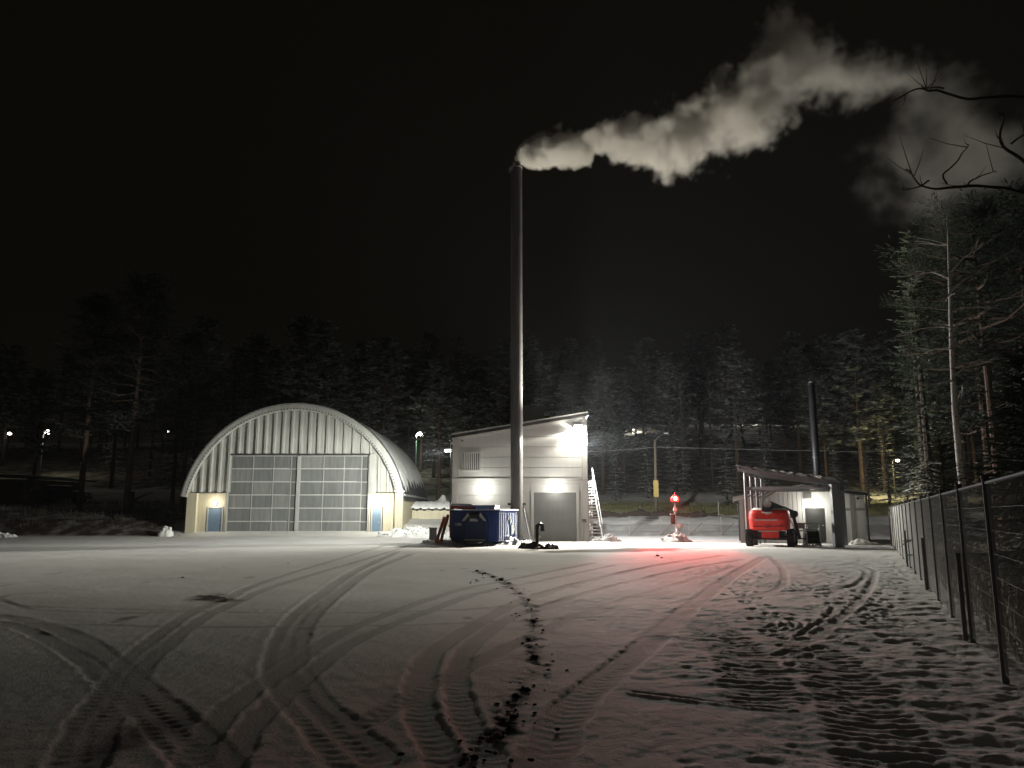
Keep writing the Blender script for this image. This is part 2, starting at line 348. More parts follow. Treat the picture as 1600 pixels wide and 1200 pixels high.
# ------------------------------------------------------------------ the snowy yard
TRACKS = [
     [(-7.63, 11.89), (-7.01, 11.43), (-5.75, 10.09), (-4.52, 8.6), (-3.78, 7.64), (-3.01, 6.64), (-2.23, 5.56), (-2.0, 5.24)] ,
     [(-8.21, 12.69), (-7.47, 12.24), (-5.99, 10.83), (-4.64, 9.17), (-3.73, 7.89), (-2.84, 6.7), (-2.05, 5.58), (-1.84, 5.24)] ,
     [(-6.62, 40.55), (-6.34, 30.64), (-5.98, 19.44), (-5.53, 15.46), (-5.33, 13.26), (-4.83, 11.0), (-4.21, 8.75), (-3.73, 7.45), (-3.41, 6.5), (-2.9, 5.31)] ,
     [(-5.29, 40.55), (-5.29, 28.88), (-5.36, 18.38), (-5.11, 14.9), (-4.91, 12.85), (-4.46, 10.61), (-3.89, 8.43), (-3.44, 7.15), (-3.15, 6.31), (-2.71, 5.27)] ,
     [(-4.95, 33.72), (-4.53, 23.23), (-3.93, 16.59), (-3.48, 12.93), (-3.05, 10.61), (-2.56, 8.75), (-2.24, 7.84), (-1.92, 7.1), (-1.46, 6.18), (-1.05, 5.37)] ,
     [(-4.12, 31.6), (-4.1, 22.96), (-3.57, 16.07), (-3.2, 12.69), (-2.79, 10.45), (-2.37, 8.75), (-2.05, 7.84), (-1.69, 7.01), (-1.26, 6.18), (-0.9, 5.51)] ,
     [(2.74, 25.91), (0.88, 21.73), (-0.57, 18.38), (-1.1, 17.0), (-1.67, 14.79), (-2.07, 12.85), (-2.33, 11.18), (-2.4, 10.24), (-2.4, 8.75), (-2.41, 7.64), (-2.36, 6.64), (-2.19, 5.77), (-2.06, 5.24)] ,
     [(3.2, 24.64), (1.34, 20.62), (-0.14, 17.44), (-0.77, 15.94), (-1.33, 13.79), (-1.73, 11.95), (-2.0, 10.4), (-2.07, 9.58), (-2.07, 8.27), (-2.06, 7.25), (-2.01, 6.38), (-1.9, 5.65), (-1.82, 5.24)] ,
     [(8.23, 30.64), (5.27, 25.91), (2.07, 19.63), (0.3, 15.12), (-0.21, 13.35), (-0.62, 11.36), (-0.87, 9.9), (-0.94, 8.78), (-0.87, 7.56), (-0.73, 6.58), (-0.54, 5.83), (-0.41, 5.32)] ,
     [(8.22, 28.07), (5.34, 23.5), (2.32, 17.9), (0.69, 14.27), (0.0, 12.69), (-0.35, 10.94), (-0.54, 9.45), (-0.56, 8.08), (-0.45, 7.03), (-0.3, 6.13), (-0.15, 5.51)] ,
     [(9.54, 29.73), (5.83, 20.84), (3.67, 15.34), (2.66, 12.69), (2.05, 11.0), (1.6, 9.76), (1.17, 8.64), (0.83, 7.75), (0.55, 6.96), (0.34, 6.13), (0.19, 5.31)] ,
     [(6.92, 24.34), (5.02, 20.62), (2.55, 15.82), (1.03, 12.85), (0.35, 10.83), (-0.51, 8.36), (-0.9, 7.18), (-1.17, 6.22)] ,
     [(-7.77, 12.09), (-4.61, 11.49), (-1.86, 11.62), (-0.95, 11.89), (0.6, 12.38), (1.99, 13.7)] ,
     [(-9.08, 14.08), (-6.53, 13.52), (-3.16, 13.09), (-1.09, 13.52), (0.0, 14.18)] ,
     [(11.27, 25.91), (10.6, 23.23), (9.45, 20.62), (7.44, 16.59), (5.41, 12.93), (4.06, 10.61)] ,
     [(10.47, 25.26), (10.04, 22.45), (8.63, 19.44), (7.21, 17.15), (5.66, 16.59)] ,
     [(9.98, 30.64), (8.27, 24.34), (7.11, 20.62), (5.75, 17.15), (4.3, 15.23), (3.32, 14.68)] ,
     [(-9.57, 16.45), (-10.09, 15.82), (-9.41, 14.68), (-8.06, 13.52), (-6.53, 13.09), (-5.12, 13.26)] ,
]
GROOVES = [
     [(1.13, 7.37), (1.55, 7.15), (1.89, 6.94), (2.26, 6.75)] ,
     [(5.62, 13.89), (4.74, 12.17), (3.76, 10.61)] ,
     [(1.89, 10.72), (2.19, 10.5), (2.48, 10.19)] ,
]
TREADS = [
     [(2.87, 12.09), (2.73, 9.9), (2.55, 8.75), (2.3, 7.45), (2.21, 6.94)] ,
     [(3.56, 9.9), (3.53, 9.01), (3.23, 7.84), (2.87, 6.64), (2.64, 5.88), (2.44, 5.24)] ,
]

def fence_x(y): return 4.85 + (y - 7.95) * .4544

def yard():
    ny, nx = 780, 700
    yy = 1.6 * (57.6 / 1.6) ** np.linspace(0, 1, ny)
    u = np.linspace(-1, 1, nx)
    Y = np.repeat(yy[:, None], nx, 1); X = u[None, :] * (2.6 + .74 * Y) 
    x = X.ravel(); y = Y.ravel()
    z = fbm(x * .25, y * .25, 3, 1) * .06 + fbm(x * 1.7, y * 1.7, 3, 5) * .018
    fine = np.exp(-y / 18)
    z += fbm(x * 14, y * 10, 3, 9) * .012 * (.35 + fine)
    pack = np.zeros_like(x); dirt = np.zeros_like(x)
    # churned, trodden strip along the fence
    e = fence_x(y) - x
    rough = sstep(3.6 + .05 * y, 1.2 + .03 * y, e + fbm(x * .6, y * .6, 2, 3) * 2.2) * sstep(42, 30, y)
    ch = fbm(x * 2.6 + y * 1.1, y * 4.6 - x * 1.0, 3, 21)
    z += rough * (np.maximum(ch, -.2) * (.03 + .06 * vnoise(x * .5, y * .5, 29)) + fbm(x * 8, y * 10, 4, 23) * .032)
    dirt += rough * sstep(.0, -.25, ch) * .1
    # boot prints wandering through the trodden strip
    br = random.Random(14)
    for t_ in range(9):
        py = br.uniform(8, 14); pxx = fence_x(py) - br.uniform(.7, 2.6); hd = math.atan2(.91, .41) + br.uniform(-.25, .25)
        for st_ in range(34):
            hd += br.uniform(-.12, .12); pxx += .62 * math.cos(hd); py += .62 * math.sin(hd)
            if py > 34 or pxx > fence_x(py) - .35: break
            o_ = .13 * (1 if st_ % 2 else -1); fx_, fy_ = pxx - math.sin(hd) * o_, py + math.cos(hd) * o_
            w_ = np.where((np.abs(x - fx_) < .35) & (np.abs(y - fy_) < .35))[0]
            if not len(w_): continue
            a_ = hd + br.uniform(-.2, .2); lx = (x[w_] - fx_) * math.cos(a_) + (y[w_] - fy_) * math.sin(a_); ly = -(x[w_] - fx_) * math.sin(a_) + (y[w_] - fy_) * math.cos(a_)
            dd = np.hypot(lx / .16, ly / .065); z[w_] += -.018 * sstep(1.15, .8, dd) + .008 * np.exp(-((dd - 1.45) / .3) ** 2)
            dirt[w_] += .12 * sstep(1.1, .8, dd)
    # driven-up area in the middle right
    dig = sstep(2.8, .9, np.hypot((x - 2.3) / 1.0, (y - 12.6) / 1.7)) + .45 * sstep(1.5, .5, np.hypot((x - 2.35) / .9, (y - 8.2) / 1.5)) + .6 * sstep(7, 2, np.hypot((x - 5.5) / 1.2, (y - 19) / 1.3))
    dig = np.clip(dig * (.55 + 1.3 * fbm(x * .9, y * .9, 3, 31)), 0, 1)
    cr = fbm(x * 6.5, y * 9.5, 3, 37)
    z += dig * (cr * .04); dirt += dig * sstep(.03, -.2, cr) * .2; pack += dig * .3
    # tyre tracks
    for i, p in enumerate(TRACKS):
        P = smooth_path(p, 8)
        w = (.13, .15, .12, .12, .16, .15, .13, .12, .15, .13, .19, .12, .07, .06, .09, .08, .1, .07)[i]
        dep = (.032, .028, .022, .02, .04, .034, .032, .03, .035, .032, .034, .018, .012, .01, .03, .028, .02, .012)[i]
        sel, d, s = path_dist(P, x, y, w * 2.6)
        a = np.abs(d) + fbm(x[sel] * 5, y[sel] * 5, 3, 50 + i) * .075
        ins = sstep(w * 1.12, w * .86, a); lip = np.exp(-((a - w * 1.25) / (w * .22 + .012)) ** 2)
        patch = .25 + 1.3 * (fbm(s * .8 + i * 7, d * 2 + i, 3, 77) + .5)
        tread = np.sign(np.sin(s * 2 * math.pi / .15 + np.abs(d) * 26)) * sstep(w, w * .5, a) * sstep(.3, .7, vnoise(s * .6, s * 0 + i, 5) + .15)
        z[sel] = z[sel] * (1 - .6 * ins) - ins * dep * .45 * patch + lip * dep * .14 * patch + tread * .0034 * fine[sel]
        pack[sel] = np.maximum(pack[sel], ins * (.55 + .3 * patch)); 
    for p in GROOVES:
        sel, d, s = path_dist(smooth_path(p, 8), x, y, .3); a = np.abs(d)
        a = a + fbm(x[sel] * 7, y[sel] * 7, 2, 91) * .06; k = .4 + 1.2 * (fbm(s * 2.2, s * 0, 3, 93) + .5)
        z[sel] += (-np.exp(-(a / .035) ** 2) * .022 + np.exp(-((d - .07) / .04) ** 2) * .014) * k
        dirt[sel] += np.exp(-(a / .045) ** 2) * .45 * k
    for p in TREADS:
        sel, d, s = path_dist(smooth_path(p, 8), x, y, .42); a = np.abs(d)
        wv = np.sin(2 * math.pi * (s / .16 + np.abs(d) * 1.6 + fbm(x[sel] * 3, y[sel] * 3, 2, 3) * .8)); ins = sstep(.40, .30, a)
        z[sel] += ins * (wv * .007 - .004); dirt[sel] += ins * sstep(-.2, -.9, wv) * .15; pack[sel] = np.maximum(pack[sel], ins * .5)
    # five short ripple arcs left by a turning wheel
    for (cx, cy, r0, k) in ((3.1, 12.1, .75, 5), (5.0, 17.6, .95, 5), (4.2, 19.4, .8, 6)):
        rr = np.hypot(x - cx, (y - cy)); ang = np.arctan2(y - cy, x - cx)
        ins = sstep(r0 - .08, r0, rr) * sstep(r0 + k * .13 + .08, r0 + k * .13, rr) * sstep(1.0, .7, np.abs(ang))
        z += ins * np.sin((rr - r0) * 2 * math.pi / .13) * .012
    # torn patch of bare soil at the left, wet asphalt strip, soil around the chain of clods
    tp = sstep(1.0, .3, np.hypot((x + 5.75 - (y - 15.2) * -.5) / .62, (y - 15.3) / 1.0) + fbm(x * 5, y * 3, 3, 61) * 1.1)
    dirt += tp * .95; z += tp * fbm(x * 16, y * 12, 2, 63) * .06
    n1 = fbm(x * .7, y * .45, 3, 67)
    asp = sstep(1.0, .55, np.hypot((x - 5.0) / 4.4, (y - 35.3 - (x - 5) * .28) / 2.2) + n1 * .9)
    dirt += asp * .85; pack += asp
    # dark stains on the ground at the bottom left
    st = sstep(1.0, .2, np.hypot((x + 2.75) / .35, (y - 5.9) / 1.1) + fbm(x * 2.2, y * 1.2, 3, 71) * .9); dirt += st * .7
    fl = sstep(.27, .36, fbm(x * 1.5, y * .55, 4, 83)) * sstep(34, 14, y) * sstep(8, 12, y); dirt += fl * .6
    sel, d, s = path_dist(smooth_path([(-.95, 22.2), (-.45, 20.2), (.0, 17.1), (.33, 13.5), (.25, 10.4), (.24, 8.6), (.05, 7.2), (-.05, 6.4), (-.3, 5.3)], 8), x, y, .6)
    k = sstep(.12, .0, np.abs(d) + fbm(x[sel] * 5, y[sel] * 3.5, 3, 95) * .5); dirt[sel] += k * .65; z[sel] += k * fbm(x[sel] * 18, y[sel] * 14, 2, 97) * .05
    for cx, cy, r in CLODS:
        k = np.exp(-((x - cx) ** 2 + (y - cy) ** 2) / (r * 1.6) ** 2); dirt += k * .35
    # soft piled edge under the buildings
    z[np.abs(x) > 1e8] = 0
    Zm = z.reshape(Y.shape)
    return grid_object('snowy_yard', X, Y, Zm, {'pack': np.clip(pack, 0, 1), 'dirt': np.clip(dirt, 0, 1)}, snow_ground())

def snow_ground():
    m = bpy.data.materials.new('yard_snow'); m.use_nodes = True; nt = m.node_tree; L = nt.links
    b = nt.nodes['Principled BSDF']; b.inputs['Roughness'].default_value = .9; b.inputs['Specular IOR Level'].default_value = .02
    tc = nt.nodes.new('ShaderNodeTexCoord')
    def attr(k):
        a = nt.nodes.new('ShaderNodeAttribute'); a.attribute_name = k; return a.outputs['Fac']
    n = nt.nodes.new('ShaderNodeTexNoise'); n.inputs['Scale'].default_value = .5; n.inputs['Detail'].default_value = 7
    L.new(tc.outputs['Object'], n.inputs['Vector'])
    c0 = nt.nodes.new('ShaderNodeMix'); c0.data_type = 'RGBA'; c0.inputs[6].default_value = (.60, .585, .56, 1); c0.inputs[7].default_value = (.80, .79, .77, 1)
    L.new(n.outputs['Fac'], c0.inputs[0])
    c1 = nt.nodes.new('ShaderNodeMix'); c1.data_type = 'RGBA'; c1.inputs[7].default_value = (.47, .455, .435, 1)
    L.new(attr('pack'), c1.inputs[0]); L.new(c0.outputs[2], c1.inputs[6])
    c2 = nt.nodes.new('ShaderNodeMix'); c2.data_type = 'RGBA'; c2.inputs[7].default_value = (.06, .05, .042, 1)
    L.new(attr('dirt'), c2.inputs[0]); L.new(c1.outputs[2], c2.inputs[6]); L.new(c2.outputs[2], b.inputs['Base Color'])
    g = nt.nodes.new('ShaderNodeTexNoise'); g.inputs['Scale'].default_value = 38; g.inputs['Detail'].default_value = 6; g.inputs['Roughness'].default_value = .65
    L.new(tc.outputs['Object'], g.inputs['Vector'])
    bp = nt.nodes.new('ShaderNodeBump'); bp.inputs['Distance'].default_value = .02; bp.inputs['Strength'].default_value = .8
    L.new(g.outputs['Fac'], bp.inputs['Height']); L.new(bp.outputs['Normal'], b.inputs['Normal'])
    return m

CLODS = [(-0.99, 22.21, 0.15), (-0.75, 21.5, 0.11), (-0.49, 20.21, 0.12), (-0.27, 19.44, 0.15), (-0.07, 18.38, 0.11), (0.0, 17.15, 0.1), (0.16, 16.07, 0.08), (0.31, 14.9, 0.09), (0.33, 13.52, 0.06), (0.12, 12.69, 0.05), (0.31, 12.09, 0.08), (0.21, 10.29, 0.09), (0.32, 11.55, 0.05), (0.25, 9.01, 0.14), (0.16, 8.43, 0.05), (0.26, 8.6, 0.04), (0.12, 7.4, 0.12), (0.03, 7.18, 0.1), (0.12, 6.92, 0.03), (-0.03, 6.64, 0.04), (0.0, 6.48, 0.08), (-0.07, 6.38, 0.06), (-0.03, 6.13, 0.04), (-0.08, 5.91, 0.05), (-0.11, 5.8, 0.03), (-0.25, 5.43, 0.09), (-0.32, 5.51, 0.04), (-0.17, 5.58, 0.04), (-2.0, 22.45, 0.07), (-0.88, 19.44, 0.06), (-7.37, 25.91, 0.06), (-8.35, 20.01, 0.08), (-8.79, 24.05, 0.06), (5.58, 30.18, 0.2), (5.5, 28.88, 0.12)]
tag(yard(), kind='structure')

PROF = [(-200, -.1), (54.5, -.1), (56.2, .02), (58.6, .82), (66, 1.35), (80, 2.6), (100, 6.2), (150, 18.7), (170, 21), (260, 21)]
def terrain_z(x, y):
    z = np.interp(y, [p[0] for p in PROF], [p[1] for p in PROF])
    left = sstep(-22, -32, x); z = z + left * np.interp(y, [56, 62, 80, 100, 150], [0, .7, 1.0, .5, -4])
    out = sstep(.3, 2.5, x - fence_x(y)) * sstep(60, 45, y)
    z = z + out * (.15 + .04 * (x - fence_x(y)))
    k = sstep(56.5, 62, y) + out
    return z + k * (fbm(x * .22, y * .22, 4, 101) * .7 + fbm(x * 1.2, y * 1.2, 3, 107) * .25)

def terrain_mat():
    m = bpy.data.materials.new('terrain_mix'); m.use_nodes = True; nt = m.node_tree; L = nt.links
    b = nt.nodes['Principled BSDF']; b.inputs['Roughness'].default_value = .85; b.inputs['Specular IOR Level'].default_value = .15
    tc = nt.nodes.new('ShaderNodeTexCoord')
    n = nt.nodes.new('ShaderNodeTexNoise'); n.inputs['Scale'].default_value = .9; n.inputs['Detail'].default_value = 8
    L.new(tc.outputs['Object'], n.inputs['Vector'])
    prev = None
    base = nt.nodes.new('ShaderNodeMix'); base.data_type = 'RGBA'; base.inputs[6].default_value = (.50, .49, .46, 1); base.inputs[7].default_value = (.74, .73, .70, 1)
    L.new(n.outputs['Fac'], base.inputs[0]); prev = base.outputs[2]
    for k, c in (('forest', (.10, .085, .06)), ('grass', (.30, .29, .13)), ('earth_and_streak', (.045, .032, .024)), ('road', (.27, .26, .245))):
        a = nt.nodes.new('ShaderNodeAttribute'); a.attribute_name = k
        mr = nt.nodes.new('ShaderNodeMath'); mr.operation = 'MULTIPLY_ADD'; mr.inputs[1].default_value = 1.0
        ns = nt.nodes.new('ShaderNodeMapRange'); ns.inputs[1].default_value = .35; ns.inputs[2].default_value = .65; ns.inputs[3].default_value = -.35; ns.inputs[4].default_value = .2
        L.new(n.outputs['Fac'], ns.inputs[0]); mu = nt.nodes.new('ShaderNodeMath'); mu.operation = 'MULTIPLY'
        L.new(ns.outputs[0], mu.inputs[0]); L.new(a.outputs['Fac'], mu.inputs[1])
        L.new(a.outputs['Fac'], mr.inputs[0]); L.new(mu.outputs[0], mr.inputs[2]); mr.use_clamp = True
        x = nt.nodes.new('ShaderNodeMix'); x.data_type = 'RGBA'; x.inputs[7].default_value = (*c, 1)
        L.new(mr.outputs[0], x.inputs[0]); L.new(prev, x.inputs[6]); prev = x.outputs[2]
    L.new(prev, b.inputs['Base Color'])
    bp = nt.nodes.new('ShaderNodeBump'); bp.inputs['Distance'].default_value = .1; bp.inputs['Strength'].default_value = .7
    n2 = nt.nodes.new('ShaderNodeTexNoise'); n2.inputs['Scale'].default_value = 5; n2.inputs['Detail'].default_value = 6
    L.new(tc.outputs['Object'], n2.inputs['Vector']); L.new(n2.outputs['Fac'], bp.inputs['Height']); L.new(bp.outputs['Normal'], b.inputs['Normal'])
    return m

def terrain():
    ys = np.concatenate([np.linspace(-60, 0, 13), np.linspace(1, 54, 107), np.linspace(54.3, 84, 130), np.linspace(84.5, 260, 180)])
    xs = np.concatenate([np.linspace(-220, -62, 60), np.linspace(-61, 60, 300), np.linspace(61, 220, 60)])
    X, Y = np.meshgrid(xs, ys); Z = terrain_z(X, Y)
    d = fence_x(Y) - X
    Z = np.where((Y < 55) & (d > 0), np.minimum(Z, -.1), Z)
    w = fbm(X * .3, Y * .3, 3, 131) * 4
    right = sstep(2, 6, X)
    grass = sstep(68, 69.5, Y + w * .4) * sstep(83, 79, Y + w) * right * sstep(60, 45, X)
    earth_and_streak = sstep(56, 56.3, Y) * sstep(66.5, 64, Y + w * .8) * sstep(-23, -26, X)
    road = sstep(56.0, 56.3, Y) * sstep(59.0, 58.4, Y + w * .08) * sstep(4.5, 6, X)
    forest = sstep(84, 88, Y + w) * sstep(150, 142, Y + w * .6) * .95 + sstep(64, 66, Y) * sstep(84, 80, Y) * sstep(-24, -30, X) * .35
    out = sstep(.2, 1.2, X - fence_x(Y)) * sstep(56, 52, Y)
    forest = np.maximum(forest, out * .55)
    sx = X - (12.6 - (67 - Y) * .34); earth_and_streak = np.maximum(earth_and_streak, sstep(.75, .35, np.abs(sx) + w * .05) * sstep(55.8, 56.6, Y) * sstep(67.5, 66.5, Y) * .75)  # darker diagonal streak down the slope from the lamp pole
    o = grid_object('terrain', X, Y, Z, {'forest': np.clip(forest, 0, 1), 'grass': np.clip(grass, 0, 1), 'earth_and_streak': np.clip(earth_and_streak, 0, 1), 'road': road}, terrain_mat())
    return tag(o, kind='structure')
terrain()
def tz(x, y): return float(terrain_z(np.array([float(x)]), np.array([float(y)]))[0])

# ------------------------------------------------------------------ arched hall
RA = 8.27; HX = -16.12; HZC = 3.12 - 1.66; HY = 57.0; HB = 73.0
def arch_z(x, r=RA): 
    q = r * r - (x - HX) ** 2
    return HZC + math.sqrt(max(q, 0))
def hangar():
    t = thing('arched_hall', (HX, HY, 0), 'large arched hall of ribbed grey metal on beige walls with two tall grid doors', 'hall')
    P = lambda mb, n, m, par=t, **k: mb.build(n, m, par, **k)
    a0 = math.asin((3.12 - HZC) / RA)
    # shell: ribbed barrel
    for k in range(16):
        y0 = HY + .12 + k; mb = MB(); n = 44; vs = []; fs = []
        prof = [(0, 0), (.62, 0), (.68, .05), (.92, .05), (.98, 0), (1.0, 0)]
        for dy, dr in prof:
            for i in range(n + 1):
                th = a0 - .06 + (math.pi - 2 * a0 + .12) * i / n; r = RA + dr
                vs.append((HX + r * math.cos(th), y0 + dy, HZC + r * math.sin(th)))
        for j in range(len(prof) - 1):
            for i in range(n): fs.append((j * (n + 1) + i, (j + 1) * (n + 1) + i, (j + 1) * (n + 1) + i + 1, j * (n + 1) + i + 1))
        mb.add(vs, fs); P(mb, 'roof_sheet', M['steel_dark'], smooth=False)
    # snow lying on the right flank with a ragged icicle edge
    rnd = random.Random(5); mb = MB(); nc = 150; nr = 26; vs = []; fs = []; ed = rad(12)
    for i in range(nc + 1):
        y = HY + .15 + 15.8 * i / nc
        low = a0 - .02 + .09 + .26 * rnd.random() ** 3 + .05 * (i / nc) - (.05 if i < 30 else 0) + .03 * math.sin(i * .35)
        for j in range(nr + 1):
            th = low + (rad(100) - low) * (j / nr) ** 1.2; r = RA + .085 + .035 * min(1, j / 4) * (1 if j > 0 else 0)
            vs.append((HX + r * math.cos(th), y, HZC + r * math.sin(th)))
    for i in range(nc):
        for j in range(nr): fs.append((i * (nr + 1) + j, (i + 1) * (nr + 1) + j, (i + 1) * (nr + 1) + j + 1, i * (nr + 1) + j + 1))
    mb.add(vs, fs); P(mb, 'roof_snow', M['snow'], smooth=True)
    # front arch flange
    mb = MB(); n = 72; vs = []; fs = []; Fy = HY - .28
    for i in range(n + 1):
        th = a0 - .03 + (math.pi - 2 * a0 + .06) * i / n; c, s = math.cos(th), math.sin(th)
        for r, y in ((RA - .52, Fy + .30), (RA - .52, Fy + .04), (RA - .46, Fy), (RA - .10, Fy), (RA + .03, Fy + .06), (RA + .06, Fy + .5)):
            vs.append((HX + r * c, y, HZC + r * s))
    for i in range(n):
        for j in range(5): fs.append((i * 6 + j, i * 6 + j + 1, (i + 1) * 6 + j + 1, (i + 1) * 6 + j))
    mb.add(vs, fs); P(mb, 'arch_flange', M['galv2'])
    mb = MB()
    for i in range(90):
        th = a0 + (math.pi - 2 * a0) * (i + .5) / 90; r = RA - .4
        mb.box((HX + r * math.cos(th), Fy - .01, HZC + r * math.sin(th)), (.08, .03, .08))
    P(mb, 'bolt_ring', M['steel'])['kind'] = 'stuff'
    # gable sheets: each one pan and one rib, cut to the arch
    x = -24.0; w = .655; rk = .36
    while x < -8.25:
        x1 = min(x + w, -8.25); door = -21.0 < (x + x1) / 2 < -10.5
        zb = 6.02 if door else 3.17
        cols = [(0, 0), (.30, 0), (.36, rk * .42), (.50, rk * .42), (.56, 0), (w, 0)]
        mb = MB(); vs = []; fs = []; sub = []
        for dx, dp in cols:
            xx = min(x + dx, x1); top = arch_z(xx, RA - .42)
            if top < zb: top = zb + .01
            sub.append(len(vs)); vs += [(xx, HY - dp + .1, zb), (xx, HY - dp + .1, top)]
        for i in range(len(cols) - 1): fs.append((sub[i], sub[i + 1], sub[i + 1] + 1, sub[i] + 1))
        mb.add(vs, fs)
        if max(v[2] for v in vs) - zb > .05: P(mb, 'gable_sheet', M['galv'])
        x += w
    # walls
    def wall(a, b, n='wall', m=M['beige']): 
        mb = MB(); mb.span(a, b); return P(mb, n, m)
    wall((-23.05, HY + .1, 0), (-22.42, HY + .45, 3.1)); wall((-21.12, HY + .1, 0), (-20.98, HY + .45, 3.1)); wall((-22.42, HY + .1, 2.12), (-21.12, HY + .45, 3.1))
    wall((-10.48, HY + .1, 0), (-10.40, HY + .45, 3.1)); wall((-9.45, HY + .1, 0), (-8.55, HY + .45, 3.1)); wall((-10.40, HY + .1, 2.12), (-9.45, HY + .45, 3.1))
    wall((-23.75, HY - .25, 0), (-23.05, HY + .45, 3.12), 'pilaster'); wall((-8.55, HY - .25, 0), (-7.98, HY + .45, 3.2), 'pilaster')
    mb = MB(); mb.span((-8.62, HY - .32, 3.2), (-7.92, HY + .5, 3.3)); P(mb, 'pilaster_cap', M['snow'])
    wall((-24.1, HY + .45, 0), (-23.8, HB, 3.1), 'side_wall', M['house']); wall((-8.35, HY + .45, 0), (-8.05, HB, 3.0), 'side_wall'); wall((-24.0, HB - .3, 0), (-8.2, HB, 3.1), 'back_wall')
    for a, b in ((-23.05, -21.02), (-10.46, -8.55)):
        mb = MB(); mb.span((a, HY + .02, 3.1), (b, HY + .3, 3.17)); P(mb, 'flashing', M['steel'])
    mb = MB(); mb.span((-8.04, HY + .4, 2.9), (-7.9, HB, 3.06)); P(mb, 'eave_flashing', M['galv'])
    # small blue doors
    for a, b in ((-22.36, -21.18), (-10.34, -9.51)):
        d = P(MB().span((a + .1, HY + .12, .03), (b - .1, HY + .2, 2.02)), 'blue_door', M['blue_door'])
        fr = MB()
        fr.span((a, HY + .06, 0), (a + .1, HY + .22, 2.12)).span((b - .1, HY + .06, 0), (b, HY + .22, 2.12)).span((a + .1, HY + .06, 2.02), (b - .1, HY + .22, 2.12))
        P(fr, 'frame', M['grey_rail'], d)
        P(MB().span((b - .26, HY + .06, .95), (b - .16, HY + .12, 1.0)), 'handle', M['steel_light'], d)
    # two big sliding leaves, 3 columns by 6 rows
    for li, (a, b, yo) in enumerate(((-20.9, -15.92, .20), (-15.68, -10.62, .22))):
        y = HY + yo; zt = 5.86; hs = (zt - .08) / 6
        leaf = P(MB().span((a, y + .06, .06), (b, y + .14, zt)), 'sliding_door', M['grey_door'])
        cw = [1.72, 1.52, 1.3, b - a - 4.54]; xs = [a]
        for c in cw: xs.append(xs[-1] + c)
        for r in range(6):
            for c in range(4):
                P(MB().span((xs[c] + .035, y + .015, .08 + r * hs + .035), (xs[c + 1] - .035, y + .058 - rnd.uniform(0, .008), .08 + (r + 1) * hs - .03)), 'door_panel', M['grey_door_shade'] if c == 3 else M[rnd.choice(['grey_door', 'grey_door', 'grey_door_b'])], leaf)
        for r in range(7):
            P(MB().span((a, y - .06, .055 + r * hs - .02), (b, y + .012, .055 + r * hs + .045)), 'rail', M['grey_rail'], leaf)
            if r: P(MB().span((a, y - .058, .1 + r * hs), (b - rnd.uniform(0, .9), y + .0, .118 + r * hs)), 'snow_line', M['snow'], leaf)
        for c in range(5): P(MB().span((xs[c] - .03, y - .03, .06), (xs[c] + .03, y + .01, zt)), 'stile', M['grey_rail'], leaf)
    P(MB().span((-15.90, HY + .10, .0), (-15.70, HY + .36, 5.86)), 'centre_post', M['grey_rail'])
    P(MB().span((-21.0, HY - .02, 5.88), (-10.5, HY + .3, 6.0)), 'door_track', M['dark_roof'])
    P(MB().span((-10.52, HY - .04, 3.12), (-10.02, HY + .3, 5.98)), 'jamb_trim', M['galv'])
    P(MB().span((-21.0, HY + .04, 0), (-20.91, HY + .3, 5.88)), 'door_jamb', M['grey_rail']); P(MB().span((-10.6, HY + .02, 0), (-10.5, HY + .3, 5.88)), 'door_jamb', M['grey_rail'])
    for x, z in ((-21.78, 2.36), (-9.95, 2.28)):
        l = P(MB().span((x - .1, HY - .02, z - .12), (x + .1, HY + .1, z + .12)), 'wall_lamp', M['steel_light'])
        P(MB().ball((x, HY - .08, z), .13), 'globe', M['lampglow'], l, smooth=True)
    # inner dark so no light leaks
    P(MB().span((-23.8, HY + .5, 0), (-8.4, HY + .56, 3.1)), 'inner_wall', M['grey_door'])
    return t
hangar()

# low beige wall with corrugated, snow covered tiles between hall and boiler house
t = thing('low_wall', (-5.6, 62.5, 0), 'low beige wall topped with snowy wavy roof sheets beside the arched hall', 'wall')
MB().span((-8.0, 62.3, 0), (-3.2, 62.6, 1.9)).build('wall', M['beige'], t)
mb = MB(); n = 60; vs = []; fs = []
for i in range(n + 1):
    x = -8.1 + 4.9 * i / n; w = .09 * math.sin((x) * 2 * math.pi / .62)
    vs += [(x, 62.1, 1.98 + w), (x, 64.5, 2.45 + w), (x, 62.1, 1.94 + w)]
for i in range(n): fs += [(i * 3, i * 3 + 3, i * 3 + 4, i * 3 + 1), (i * 3 + 2, i * 3 + 5, i * 3 + 3, i * 3)]
mb.add(vs, fs).build('corrugated_roof', M['dark_roof'], t, smooth=True)
mb = MB(); vs = []; fs = []
for i in range(n + 1):
    x = -8.1 + 4.9 * i / n; w = .09 * math.sin(x * 2 * math.pi / .62)
    vs += [(x, 62.12, 2.0 + max(w, -.02) * 1.0), (x, 62.14, 2.12 + w * .5), (x, 64.5, 2.62 + w * .2)]
for i in range(n): fs += [(i * 3, i * 3 + 3, i * 3 + 4, i * 3 + 1), (i * 3 + 1, i * 3 + 4, i * 3 + 5, i * 3 + 2)]
mb.add(vs, fs).build('roof_snow', M['snow'], t, smooth=True)

